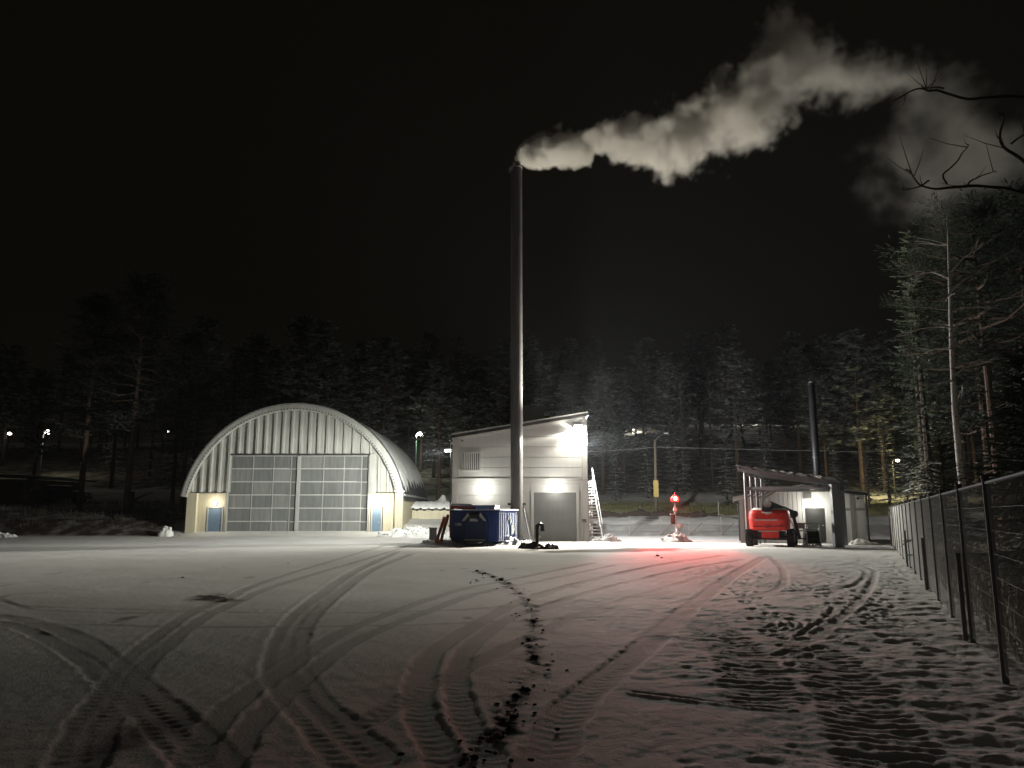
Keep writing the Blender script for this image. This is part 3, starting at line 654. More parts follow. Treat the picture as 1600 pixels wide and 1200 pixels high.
# ------------------------------------------------------------------ white boiler house
BY = 46.2
def roof_z(x): return 6.08 + (x + 3.6) * (7.40 - 6.08) / 8.1
def boiler_house():
    t = thing('boiler_house', (.45, BY, 0), 'white panelled two storey boiler house with sloping roof and grey roller door', 'building')
    P = lambda mb, n, m, par=t, **k: mb.build(n, m, par, **k)
    x0, x1 = -3.55, 4.5
    # structural core slightly behind the panels
    P(MB().prism([(x0, 0), (x1, 0), (x1, roof_z(x1) - .05), (x0, roof_z(x0) - .05)], BY + .08, BY + 9), 'wall', M['white'])
    # upper panels, each an own sheet with a recessed joint
    def panel(a, b, z0, z1, y=BY):
        top = [min(z1, roof_z(b) - .06), min(z1, roof_z(a) - .06)]
        if min(top) - z0 < .05: 
            return
        P(MB().prism([(a, z0), (b, z0), (b, top[0]), (a, top[1])], y + .03, y + .079), 'wall_panel', M['white'])
    for a, b in ((x0 + .3, .35), (.362, x1 - .3)):
        z = 3.72
        for h in (.62, .62, .62, .62, .62, .62, .62):
            if z + h < roof_z(a) - .06: panel(a, b, z + .015, z + h - .015)
            else:
                # top course cut to the roof slope
                zz = z + .006; pa, pb = roof_z(a) - .06, roof_z(b) - .06
                if pa > zz + .02: P(MB().prism([(a, zz), (b, zz), (b, min(pb, z + h - .006) if False else pb), (a, pa)], BY + .03, BY + .079), 'wall_panel', M['white']); break
                elif pb > zz + .02:
                    xa = x0 + 0; xs = a + (zz - pa) / (pb - pa) * (b - a)
                    P(MB().prism([(xs, zz), (b, zz), (b, pb)], BY + .03, BY + .079), 'wall_panel', M['white']); break
            z += h
    for a, b in ((x0 + .3, .35),):
        z = .05
        for k in range(5): panel(a, b, z + .015, z + .66 - .015); z += .66
    for a, b, z0, z1 in ((.362, 1.1, .05, 3.35), (1.1, 4.0, 2.98, 3.35), (4.0, x1 - .3, .05, 3.35)): panel(a + .004, b - .004, z0, z1)
    # trims
    P(MB().span((x0 - .02, BY - .03, 0), (x0 + .29, BY + .08, roof_z(x0) - .08)), 'corner_trim', M['trim'])
    P(MB().span((x1 - .29, BY - .03, 0), (x1 + .02, BY + .08, roof_z(x1) - .1)), 'corner_trim', M['trim'])
    P(MB().span((x0 - .03, BY - .07, 3.40), (x1 + .03, BY + .06, 3.66)), 'ledge', M['trim'])
    P(MB().span((x0 - .03, BY - .09, 3.66), (x1 + .03, BY + .05, 3.69)), 'snow_line', M['snow'])
    for a in (x0 + .34, x1 - .36):
        P(MB().span((a, BY + .0, 3.75), (a + .035, BY + .05, roof_z(a) - .25)), 'panel_strip', M['trim'])
    # roof
    def slab(off, th, y0, y1, xa, xb, n, m):
        P(MB().prism([(xa, roof_z(xa) + off), (xb, roof_z(xb) + off), (xb, roof_z(xb) + off + th), (xa, roof_z(xa) + off + th)], y0, y1), n, m)
    slab(.03, .17, BY - .14, BY + 9.3, x0 - .14, x1 + .12, 'roof', M['dark_roof'])
    slab(-.05, .08, BY - .06, BY + 9.2, x0 - .05, x1 + .05, 'soffit', M['trim'])
    slab(.203, .09, BY - .13, BY + 9.2, x0 - .12, x1 + .1, 'roof_snow', M['snow'])
    P(MB().tube([(x0 - .2, BY - .3, 6.0), (x0 - .2, BY + 9.2, 6.0)], .07, 8), 'gutter', M['steel'])
    P(MB().tube([(x0 - .2, BY - .15, 5.95), (x0 - .1, BY - .1, 5.7), (x0 - .1, BY - .1, .2)], .045, 8), 'downpipe', M['steel'])
    # vent louvre with upright slats
    f = MB(); f.span((-3.02, BY - .05, 4.14), (-2.96, BY + .03, 5.28)).span((-1.92, BY - .05, 4.14), (-1.86, BY + .03, 5.28)).span((-2.96, BY - .05, 5.20), (-1.92, BY + .03, 5.28)).span((-2.96, BY - .05, 4.14), (-1.92, BY + .03, 4.21))
    v = P(f, 'vent', M['trim'])
    P(MB().span((-2.96, BY + .01, 4.21), (-1.92, BY + .028, 5.2)), 'back_plate', M['dark_roof'], v)
    for k in range(9): P(MB().box((-2.9 + k * .1125 + .03, BY - .015, 4.705), (.06, .035, .98), .5), 'slat', M['trim'], v)
    P(MB().tube([(-3.0, BY + .02, 5.95), (-3.0, BY - .05, 5.95)], .05, 10), 'camera_eye', M['black'])
    # sectional roller door
    d = P(MB().span((1.30, BY + .03, .02), (3.82, BY + .06, 2.86)), 'roller_door', M['roller'])
    for k in range(5): P(MB().span((1.31, BY - .002, .04 + k * .565 + .008), (3.81, BY + .028, .04 + (k + 1) * .565 - .008)), 'door_section', M['roller'], d)
    f = MB(); f.span((1.14, BY - .04, 0), (1.30, BY + .07, 2.97)).span((3.82, BY - .04, 0), (3.98, BY + .07, 2.97)).span((1.30, BY - .04, 2.86), (3.82, BY + .07, 2.97))
    P(f, 'frame', M['trim'], d)
    P(MB().span((1.30, BY - .045, 2.972), (1.9, BY + .02, 2.99)), 'snow_line', M['snow'], d)
    P(MB().span((1.55, BY - .03, .2), (1.70, BY - .004, .33)), 'handle', M['steel_light'], d)
    for x in (-1.64, 2.6):
        l = P(MB().tube([(x, BY + .03, 3.05), (x, BY - .06, 3.05)], .15, 16), 'wall_lamp', M['trim'])
        P(MB().ball((x, BY - .09, 3.05), .15, 14, 9, (1, .6, 1)), 'globe', M['lampglow'], l, smooth=True)
    # floodlight at the top right corner and the one on the left wall
    l = P(MB().span((3.74, BY - .258, 6.66), (4.22, BY - .02, 6.90)), 'floodlight', M['steel'])
    P(MB().span((3.76, BY - .34, 6.62), (4.20, BY - .26, 6.86)), 'lens', M['floodglow'], l)
    l = P(MB().span((x0 - .5, BY + .22, 5.42), (x0 - .02, BY + .52, 5.52)), 'floodlight', M['steel'])
    P(MB().span((x0 - .52, BY + .2, 5.34), (x0 - .2, BY + .5, 5.42)), 'lens', M['floodglow'], l)
    P(MB().span((x1 + .03, BY + .02, 0), (x1 + .06, BY + .3, 3.4)), 'side_trim', M['trim'])
    l = P(MB().span((x1 + .03, BY + 3.3, 6.1), (x1 + .3, BY + 3.6, 6.2)), 'wall_lamp', M['steel'])
    P(MB().ball((x1 + .22, BY + 3.45, 6.03), .08), 'globe', M['lampglow'], l)
    return t
boiler_house()

t = thing('roof_silo', (1.3, 51.5, 6.9), 'round grey tank rising behind the boiler house roof', 'tank')
MB().tube([(1.15, 51.5, 6.0), (1.15, 51.5, 8.62)], 1.05, 32).build('tank_body', M['silo'], t, smooth=False)
MB().tube([(1.15, 51.5, 8.62), (1.15, 51.5, 8.70)], 1.09, 32).build('rim', M['silo'], t)

# outside staircase along the right wall
t = thing('outside_stairs', (5.1, 47.3, 0), 'white open tread staircase climbing the right side of the boiler house', 'stairs')
for k in range(18):
    MB().span((4.66, 47.2 + k * .30, .19 + k * .20), (5.42, 47.46 + k * .30, .225 + k * .20)).build('tread', M['trim'], t)
    MB().span((4.67, 47.21 + k * .30, .226 + k * .20), (5.41, 47.45 + k * .30, .262 + k * .20)).build('snow_line', M['snow'], t)
for x in (4.62, 5.45):
    MB().beam((x, 47.1, .1), (x, 52.6, 3.77), .05, .2).build('stringer', M['trim'], t)
MB().tube([(5.47, 47.15, 1.0), (5.47, 52.6, 4.65)], .03, 6).build('handrail', M['trim'], t)
for k in range(6): MB().tube([(5.47, 47.2 + k * 1.05, .2 + k * .7), (5.47, 47.2 + k * 1.05, 1.03 + k * .7)], .02, 6).build('baluster', M['trim'], t)
MB().span((4.6, 52.6, 3.7), (5.5, 54.5, 3.8)).build('landing', M['trim'], t)
for yy in (52.8, 54.3): MB().tube([(5.42, yy, 0), (5.42, yy, 3.7)], .05, 6).build('leg', M['trim'], t)

# broom leaning by the door
t = thing('snow_shovel', (4.22, BY - .12, 0), 'thin snow shovel leaning on the white wall right of the roller door', 'shovel')
MB().tube([(4.22, BY - .25, .05), (4.26, BY - .06, 1.15)], .018, 6).build('handle', M['stake'], t)
MB().beam((4.26, BY - .06, 1.12), (4.26, BY - .05, 1.3), .26, .02, (0, 1, 0)).build('blade', M['steel'], t)

# ------------------------------------------------------------------ tall chimney
CX, CYY = .27, 44.5
t = thing('chimney_stack', (CX, CYY, 0), 'very tall grey steel chimney standing in front of the boiler house', 'chimney')
zs = [0, 4.6, 9.2, 13.8, 18.4, 22.6]
for a, b in zip(zs[:-1], zs[1:]): MB().tube([(CX, CYY, a + .02), (CX, CYY, b - .02)], .352, 40, cap=False).build('stack_section', M['steel'], t, smooth=True)
for z in zs[1:-1]: MB().tube([(CX, CYY, z - .05), (CX, CYY, z + .05)], .362, 32).build('flange', M['steel'], t)
MB().tube([(CX, CYY, 22.58), (CX, CYY, 22.66)], .37, 32).build('rim', M['steel_light'], t)
MB().tube([(CX, CYY, 22.4), (CX, CYY, 23.0)], [.26, .26], 24, cap=False).build('flue', M['black'], t)
for s in (-1, 1):
    MB().beam((CX + s * .34, CYY, 2.15), (CX + s * .52, CYY, 2.15), .12, .14).build('bracket', M['steel'], t)
MB().beam((CX + .40, CYY - .05, 2.1), (CX + 1.0, CYY + .2, .05), .07, .10).build('brace', M['steel_light'], t)
MB().beam((CX + .38, CYY - .25, 1.9), (CX + .75, CYY - .4, .05), .06, .08).build('brace', M['steel_light'], t)
MB().box((CX, CYY, .12), (1.3, 1.3, .24)).build('base_plate', M['steel_dark'], t)

# ------------------------------------------------------------------ local frame helper for turned things
def local_of(loc, rz):
    c, s = math.cos(-rz), math.sin(-rz)
    return lambda p: ((p[0] - loc[0]) * c - (p[1] - loc[1]) * s, (p[0] - loc[0]) * s + (p[1] - loc[1]) * c, p[2] - loc[2])

# ------------------------------------------------------------------ blue roll-off container
def container():
    loc = (-1.90, 39.95, 0); rz = rad(-13)
    t = thing('roll_off_container', loc, 'blue steel roll-off container with snowy ribs standing before the chimney', 'container', rz=rz)
    P = lambda mb, n, m, par=t, **k: mb.build(n, m, par, local=True, **k)
    w, L, h0, h1 = 1.22, 4.3, .22, 1.78
    P(MB().span((-w, 0, h0), (w, .07, h1)), 'front_wall', M['blue'])
    P(MB().span((-w, L - .07, h0), (w, L, h1)), 'back_wall', M['blue'])
    P(MB().span((-w, .07, h0), (-w + .06, L - .07, h1 - .1)), 'side_wall', M['blue']); P(MB().span((w - .06, .07, h0), (w, L - .07, h1 - .1)), 'side_wall', M['blue'])
    P(MB().span((-w + .06, .07, h0), (w - .06, L - .07, h0 + .08)), 'floor_plate', M['dark_blue'])
    for s in (-1, 1):
        P(MB().span((s * w - .06, 0, h1 - .1), (s * w + .06, L, h1)), 'top_rail', M['blue'])
        for k in range(11):
            y = .18 + k * .395
            r = P(MB().span((s * (w + .003), y - .05, h0 + .02), (s * (w + .045), y + .05, h1 - .12)), 'rib', M['frost_blue'])
            if s > 0: P(MB().span((w + .004, y - .058, h0 + .05), (w + .052, y - .051, h1 - .15)), 'web', M['blue'], r)
        for k, z in enumerate((.35, .75, 1.15, 1.5)): P(MB().span((s * (w + .003), .24, z), (s * (w + .06), .515, z + .07)), 'ladder_rung', M['blue'])
        P(MB().span((s * w - .08, -.02, h1 + .002), (s * w + .10, L, h1 + .07)), 'rim_snow', M['snow'])
    P(MB().span((w + .1, 2.5, .55), (w + .13, 3.0, 1.0)), 'hatch', M['steel_light'])
    P(MB().beam((w + .12, 1.9, 1.5), (w + .12, 3.6, .5), .05, .07), 'stay', M['steel_light'])
    P(MB().span((-w, -.03, h1 + .002), (w, .10, h1 + .05)), 'rim_snow', M['snow'])
    # hook frame on the front
    for s in (-1, 1):
        P(MB().beam((s * .62, -.07, .2), (s * .62, -.07, 1.25), .12, .13, (0, 1, 0)), 'hook_frame', M['dark_blue'])
        P(MB().beam((s * .62, -.07, 1.25), (s * .22, -.07, 1.66), .12, .13, (0, 1, 0)), 'hook_frame', M['dark_blue'])
        P(MB().prism([(s * .26, 1.50), (s * .52, 1.24), (s * .66, 1.24), (s * .34, 1.66)], -.16, -.145), 'gusset', M['steel_light'])
    P(MB().span((-.5, -.03, .3), (.5, -.004, 1.3)), 'recess_plate', M['dark_blue'])
    P(MB().tube([(-.24, -.14, 1.56), (.24, -.14, 1.56)], .05, 8), 'hook_bar', M['black'])
    P(MB().prism([(-.30, 1.40), (.30, 1.40), (.2, 1.62), (-.2, 1.62)], -.085, -.07), 'hook_plate', M['black'])
    P(MB().prism([(-.26, 1.22), (.16, 1.22), (.16, 1.30), (.02, 1.36), (-.26, 1.36)], -.05, -.04), 'sticker', M['steel_light'])
    s = P(MB().span((-1.06, -.014, 1.0), (-.56, -.004, 1.14)), 'sticker', M['grey_rail'])
    P(MB().span((-1.04, -.02, 1.03), (-.95, -.015, 1.11)), 'dark_mark', M['dark_blue'], s)
    P(MB().span((-.55, -.10, .26), (.55, -.02, .33)), 'cross_bar', M['grey_rail'])
    for s in (-1, 1):
        P(MB().span((s * .5 - .06, -.05, .06), (s * .5 + .06, L - .1, .22)), 'runner', M['black'])
        P(MB().tube([(s * .72 - .09, .12, .12), (s * .72 + .09, .12, .12)], .12, 14), 'roller', M['steel'])
        P(MB().tube([(s * .72 - .09, L - .3, .12), (s * .72 + .09, L - .3, .12)], .12, 14), 'roller', M['steel'])
    return t
container()
t = thing('snowy_crate', (-1.25, 42.0, 1.3), 'snow white box lying in the blue container and showing above its rim', 'box')
MB().box((-1.32, 41.8, 1.52), (1.05, 1.0, .98), rad(-13)).build('crate', M['board'], t)
MB().box((-1.32, 41.8, 2.035), (1.09, 1.04, .05), rad(-13)).build('snow_cap', M['snow'], t)
t = thing('red_skip', (-2.9, 43.0, 0), 'red skip with rounded snowy lid half hidden behind the blue container', 'container')
MB().plan([(.1, [(-3.28, 41.9), (-1.9, 41.9), (-1.9, 44.2), (-3.28, 44.2)]), (1.8, [(-3.33, 41.8), (-1.8, 41.8), (-1.8, 44.3), (-3.33, 44.3)])]).build('body', M['red_dull'], t)
MB().prism([(-3.35, 1.82), (-1.85, 1.82), (-1.80, 1.9), (-1.95, 2.0), (-3.3, 2.02)], 41.75, 44.3).build('lid', M['red_dull'], t)
MB().prism([(-3.36, 2.02), (-1.9, 2.0), (-2.2, 2.13), (-3.2, 2.16)], 41.75, 44.3).build('snow_cap', M['snow'], t)
MB().span((-3.38, 41.72, .9), (-1.78, 41.8, 1.0)).build('band', M['red_dull'], t)
for k, (x, dx) in enumerate(((-3.85, .35), (-3.62, .3))):
    pl = MB().beam((x - .15, 41.3, .1), (x + dx - .1, 41.7, 1.45 + .1 * k), .05, .18).build('leaning_plank', M['orange'], at=(x, 41.4, .05))
    tag(pl, ('orange timber plank leaning outermost against the red skip', 'orange timber plank leaning closest to the red skip')[k], 'plank')
t = thing('utility_box', (-4.35, 43.2, 0), 'small grey utility box standing in the snow left of the blue container', 'utility box')
MB().span((-4.55, 43.0, .2), (-4.17, 43.35, .80)).build('cabinet', M['silo'], t)
MB().span((-4.59, 42.96, .8), (-4.13, 43.39, .86)).build('lid', M['grey_rail'], t)
MB().span((-4.45, 43.05, 0), (-4.27, 43.3, .2)).build('foot', M['steel'], t)

# ------------------------------------------------------------------ black gooseneck pipe in its heap of soil
t = thing('gooseneck_pipe', (1.18, 36.8, 0), 'black gooseneck vent pipe rising from a small heap of dark soil', 'pipe')
MB().tube([(1.18, 36.8, 0), (1.18, 36.8, .98)], .085, 16).build('riser', M['black'], t, smooth=True)
MB().tube([(1.18, 36.8, .96), (1.19, 36.8, 1.05), (1.25, 36.8, 1.12), (1.33, 36.8, 1.13), (1.41, 36.8, 1.08), (1.44, 36.8, .98), (1.44, 36.8, .88)], .095, 16).build('bend', M['black'], t, smooth=True)
MB().tube([(1.44, 36.8, .90), (1.44, 36.8, .80)], .105, 16).build('collar', M['black'], t)
MB().tube([(1.18, 36.8, .90), (1.18, 36.8, .95)], .10, 16).build('collar', M['black'], t)

def heap(name, c, r, h, m, label, cat, group=None, seed=0, rough=.35, freq=2.2, kind=None):
    n, q = 46, 22; vs = []; fs = []
    ang = np.linspace(0, 2 * math.pi, n, endpoint=False); rr = np.linspace(0, 1, q)
    A, R = np.meshgrid(ang, rr); edge = 1 + .35 * fbm(np.cos(A) * 1.7 + seed, np.sin(A) * 1.7, 2, seed)
    X = np.cos(A) * R * r[0] * edge; Y = np.sin(A) * R * r[1] * edge
    nz = fbm(X * freq + seed * 3.1, Y * freq, 4, seed + 7); bl = np.abs(fbm(X * freq * 2.2, Y * freq * 2.2 + seed, 3, seed + 9))
    blk = np.floor((nz + .5) * 7) / 7 - .5
    Z = h * (np.clip(1 - R ** 3, 0, 1) ** .8 * (.62 + 1.1 * fbm(X * .8 + seed, Y * .8, 3, seed + 4)) + rough * (1 - R ** 6) * (.6 * nz + .6 * blk + bl * 1.2)) - .03 - .06 * (R > .97)
    P = np.stack([X + c[0], Y + c[1], Z], -1).reshape(-1, 3)
    for i in range(q - 1):
        for k in range(n): fs.append((i * n + k, i * n + (k + 1) % n, (i + 1) * n + (k + 1) % n, (i + 1) * n + k))
    mb = MB(); mb.add([tuple(p) for p in P], fs)
    hr = random.Random(seed)
    for k in range(int(26 * min(r[0] * r[1], 4) ** .5)):
        i = hr.randrange(n * 3, n * (q - 1)); c0 = P[i]; s = hr.uniform(.05, .16) * min(1.2, h * 2.2); mb.ball((c0[0], c0[1], c0[2] + s * .15), s, 6, 4, (1, .9, .7), .3, hr)
    o = mb.build(name, m, at=(c[0], c[1], 0), smooth=(m is M['snow']) and False)
    return tag(o, label, cat, group)
heap('dirt_heap', (1.25, 36.75), (1.0, .7), .3, M['dirt'], 'low heap of dark clumpy soil round the black gooseneck pipe', 'soil heap', seed=3, rough=1.3, freq=4)
b = MB().beam((.95, 35.2, .05), (1.3, 36.2, .1), .05, .04).build('stick', M['wood'], at=(1.1, 35.7, .05)); tag(b, 'thin dark stick lying on snow in front of the gooseneck pipe', 'stick')
for i, (c, r, h, lb) in enumerate([
    ((-7.3, 55.2), (2.3, 1.2), .75, 'bright snow pile heaped against the right corner of the arched hall'),
    ((-5.3, 53.5), (2.2, 1.1), .55, 'rough snow bank between the arched hall and the grey utility box'),
    ((-6.4, 60.5), (1.9, 1.1), .95, 'tall snow drift in front of the low beige wall'),
    ((-3.9, 42.0), (1.3, .7), .35, 'lumpy snow pile beside the grey utility box and orange planks'),
    ((-.35, 41.3), (1.0, 1.0), .42, 'snow pile ploughed against the ribbed side of the blue container'),
    ((.55, 42.8), (.8, .6), .32, 'small snow pile at the foot of the tall chimney'),
    ((5.6, 46.2), (.95, .5), .36, 'snow pile at the foot of the white staircase'),
    ((9.4, 45.1), (.95, .6), .42, 'snow pile around the foot of the red beacon pole'),
    ((-24.9, 56.2), (.55, .45), .55, 'small bright lump of snow at the left corner of the arched hall'),
    ((-37.5, 54.5), (3.4, 1.0), .55, 'grey ploughed snow ridge at the far left edge of the yard'),
    ((18.6, 41.4), (.85, .5), .34, 'small snow pile before the right half of the white shed'),
    ((-2.9, 40.3), (.55, .5), .22, 'flat snow clump under the front left corner of the blue container'),
    ((-1.05, 39.75), (.5, .35), .17, 'low broken snow clump by the right runner of the blue container')]):
    heap('snow_pile', c, r, h, M['snow'], lb, 'snow pile', seed=11 + i, rough=.6, freq=2.4)
heap('snow_hill', (-4.9, 70), (4.6, 4.2), 3.1, M['snow'], 'big snow covered mound between the arched hall and boiler house', 'snow mound', seed=41, rough=.25, freq=.7)

# clods of frozen soil
rnd = random.Random(8)
base = []
for k in range(4):
    mb = MB(); mb.ball((0, 0, 0), 1, 9, 6, (1, .75, .5), .3, rnd); o = mb.build('clod', M['dirt']); base.append(o.data); bpy.data.objects.remove(o)
CL = {13: 'big dark clod of frozen soil farthest up the chain of large clods', 16: 'largest round dark clod in the foreground chain of clods', 17: 'squarish dark clod touching the left side of the largest round clod', 25: 'dark clod at the near end of the chain by the lower edge', 33: 'dark clump of soil right of the wet dark strip before the beacon'}
for i, (x, y, r) in enumerate(CLODS):
    o = bpy.data.objects.new('clod', base[i % 4]); COL.objects.link(o)
    k = rnd.uniform(.8, 1.2) * .45; o.location = (x, y, r * .1); o.scale = (r * k, r * .45, r * .42); o.rotation_euler = (0, 0, rnd.uniform(0, 6))
    tag(o, CL.get(i, ('small dark clod of frozen soil on the snow close to the lower edge', 'small dark clod of frozen soil on the snow of the middle yard')[y > 9]), 'clod', None if i in CL else ('clods of soil near the lower edge', 'clods of soil in the middle yard')[y > 9])
for i in range(110):
    k = rnd.choice(CLODS[:30]); r = rnd.uniform(.008, .028); o = bpy.data.objects.new('clod', base[i % 4]); COL.objects.link(o)
    x = k[0] + rnd.gauss(0, .16); y = k[1] + rnd.gauss(0, .35)
    o.location = (x, y, r * .3); o.scale = (r, r, r * .8); o.rotation_euler = (0, 0, rnd.uniform(0, 6))
    tag(o, ('small dark clod of frozen soil on the snow close to the lower edge', 'small dark clod of frozen soil on the snow of the middle yard')[y > 9], 'clod', ('clods of soil near the lower edge', 'clods of soil in the middle yard')[y > 9])

# ------------------------------------------------------------------ red beacon on its pole, white vent pipe
t = thing('red_beacon', (9.64, 46, 0), 'glowing red beacon on a thin white pole with a dark box', 'beacon')
MB().tube([(9.64, 46, 0), (9.64, 46, 2.3)], .04, 10).build('pole', M['trim'], t)
MB().span((9.36, 45.9, 1.0), (9.60, 46.1, 1.56)).build('control_box', M['rust'], t)
MB().span((9.34, 45.88, 1.56), (9.62, 46.12, 1.60)).build('snow_cap', M['snow'], t)
MB().tube([(9.64, 46, 1.76), (9.64, 46, 1.96)], .12, 14).build('socket', M['trim'], t)
h = MB().tube([(9.64, 46, 2.22), (9.64, 46, 2.32)], .16, 16).build('lamp_base', M['black'], t)
MB().tube([(9.64, 46, 2.32), (9.64, 46, 2.50), (9.64, 46, 2.62), (9.64, 46, 2.72)], [.22, .25, .18, .03], 20).build('dome', M['redglow'], t, smooth=True)
MB().ball((9.64, 45.84, 2.48), .12, 12, 8, (1, 1, 1.15)).build('bulb', M['redcore'], t, smooth=True)
MB().tube([(9.64, 46, 2.7), (9.64, 46, 2.85)], .015, 6).build('finial', M['trim'], t)
t = thing('white_vent_pipe', (9.72, 45.8, 0), 'short thick white vent pipe with a bent top under the red beacon', 'pipe')
MB().tube([(9.7, 45.8, 0), (9.7, 45.8, .82)], .10, 14).build('riser', M['trim'], t, smooth=True)
MB().tube([(9.7, 45.8, .8), (9.72, 45.76, .9), (9.79, 45.7, .95), (9.85, 45.64, .9), (9.87, 45.62, .8)], .10, 14).build('bend', M['trim'], t, smooth=True)
MB().tube([(9.87, 45.62, .805), (9.87, 45.62, .785)], .08, 14).build('opening', M['black'], t)

# ------------------------------------------------------------------ white shed
def shed():
    Y = 44.0; x0, x1 = 12.85, 19.92; ax = 16.45
    zt = lambda x: (2.42 + (x - x0) / (ax - x0) * .62) if x < ax else (3.04 - (x - ax) / (x1 - ax) * .40)
    t = thing('white_shed', (x0, Y, 0), 'low white clad shed with dark door and one lit lamp behind the canopy', 'shed', rz=rad(-16.3))
    def P(mb, n, m, par=None, **k):
        mb.v = [((p[0] - x0) * .93, p[1] - Y, p[2]) for p in mb.v]
        return mb.build(n, m, par or t, local=True, **k)
    P(MB().prism([(x0 + .02, 0), (x1 - .02, 0), (x1 - .02, zt(x1) - .02), (ax, zt(ax) - .02), (x0 + .02, zt(x0) - .02)], Y + .05, Y + 6), 'wall', M['shed'])
    n = 14; w = (16.45 - x0) / n
    for k in range(n):
        a = x0 + k * w; b = a + w - .03
        P(MB().prism([(a, .05), (b, .05), (b, zt(b) - .04), (a, zt(a) - .04)], Y, Y + .048), 'cladding_board', M['shed'])
    for a, b, z0, z1 in ((16.45, 16.58, .05, 2.98), (16.58, 17.70, 1.95, 2.98), (17.70, 18.40, .05, 2.9), (18.43, 19.1, .05, 1.90), (18.43, 19.1, 1.915, 2.75), (19.36, 19.88, .05, 1.90), (19.36, 19.88, 1.915, 2.6)):
        P(MB().prism([(a + .004, z0), (b - .004, z0), (b - .004, min(z1, zt(b) - .05)), (a + .004, min(z1, zt(a) - .05))], Y + .005, Y + .048), 'wall_panel', M['shed'])
    P(MB().span((19.1, Y - .01, .05), (19.36, Y + .04, 2.62)), 'grey_strip', M['shed_grey'])
    for a, b in ((18.43, 19.1), (19.36, 19.88)): P(MB().span((a, Y - .012, 1.78), (b, Y + .004, 1.90)), 'grey_band', M['shed_grey'])
    d = P(MB().span((16.62, Y - .0, .06), (17.66, Y + .03, 1.92)), 'door', M['dark_door'])
    P(MB().span((17.5, Y - .04, .95), (17.6, Y - .001, 1.0)), 'handle', M['steel_light'], d)
    v = P(MB().span((16.52, Y - .03, 2.42), (17.02, Y + .003, 2.88)), 'vent_grille', M['shed_grey'])
    for k in range(6): P(MB().box((16.77, Y - .038, 2.47 + k * .07), (.44, .014, .035)), 'slat', M['steel'], v)
    for a, b, n2 in ((x0 - .36, ax, 'eave_left'), (ax, x1 + .12, 'eave_right')):
        e = lambda x: (2.42 + (x - x0) / (ax - x0) * .62) if n2 == 'eave_left' else (3.04 - (x - ax) / (x1 - ax) * .40)
        P(MB().prism([(a, e(a)), (b, e(b)), (b, e(b) + .09), (a, e(a) + .09)], Y - .35, Y + 6.2), 'roof', M['dark_roof'])
        P(MB().prism([(a, e(a) + .092), (b, e(b) + .092), (b, e(b) + .17), (a, e(a) + .17)], Y - .34, Y + 6.2), 'roof_snow', M['snow'])
        P(MB().prism([(a, e(a) - .05), (b, e(b) - .05), (b, e(b) + .08), (a, e(a) + .08)], Y - .385, Y - .352), 'fascia', M['trim'] if n2 == 'eave_left' else M['dark_roof'])
    P(MB().tube([(x0 - .3, Y - .2, 2.3), (x0 - .05, Y - .06, 2.1), (x0 - .05, Y - .06, .1)], .045, 8), 'downpipe', M['steel_dark'])
    P(MB().tube([(x1 + .06, Y - .06, 2.6), (x1 + .06, Y - .06, .05)], .055, 8), 'downpipe', M['steel_dark'])
    P(MB().tube([(19.52, Y - .01, 2.44), (19.52, Y - .12, 2.42)], .06, 10), 'camera_eye', M['black'])
    P(MB().tube([(18.30, Y - .01, 2.28), (18.30, Y - .10, 2.27)], .07, 10), 'camera_eye', M['black'])
    l = P(MB().tube([(17.08, Y + .01, 2.08), (17.08, Y - .07, 2.08)], .13, 14), 'wall_lamp', M['trim'])
    P(MB().ball((17.08, Y - .11, 2.08), .12, 12, 8), 'globe', M['lampglow'], l, smooth=True)
    t = thing('flue_pipe', (20.0, 50.6, 0), 'slim dark flue pipe rising behind the white shed', 'chimney')
    MB().tube([(20.0, 50.6, 0), (20.0, 50.6, 10.2)], .225, 20).build('pipe', M['black'], t, smooth=True)
    MB().tube([(20.0, 50.6, 10.2), (20.0, 50.6, 10.32)], .16, 20).build('cap', M['steel'], t)
    MB().tube([(20.0, 50.6, 5.2), (20.0, 50.6, 5.3)], .245, 20).build('collar', M['steel_dark'], t)
shed()

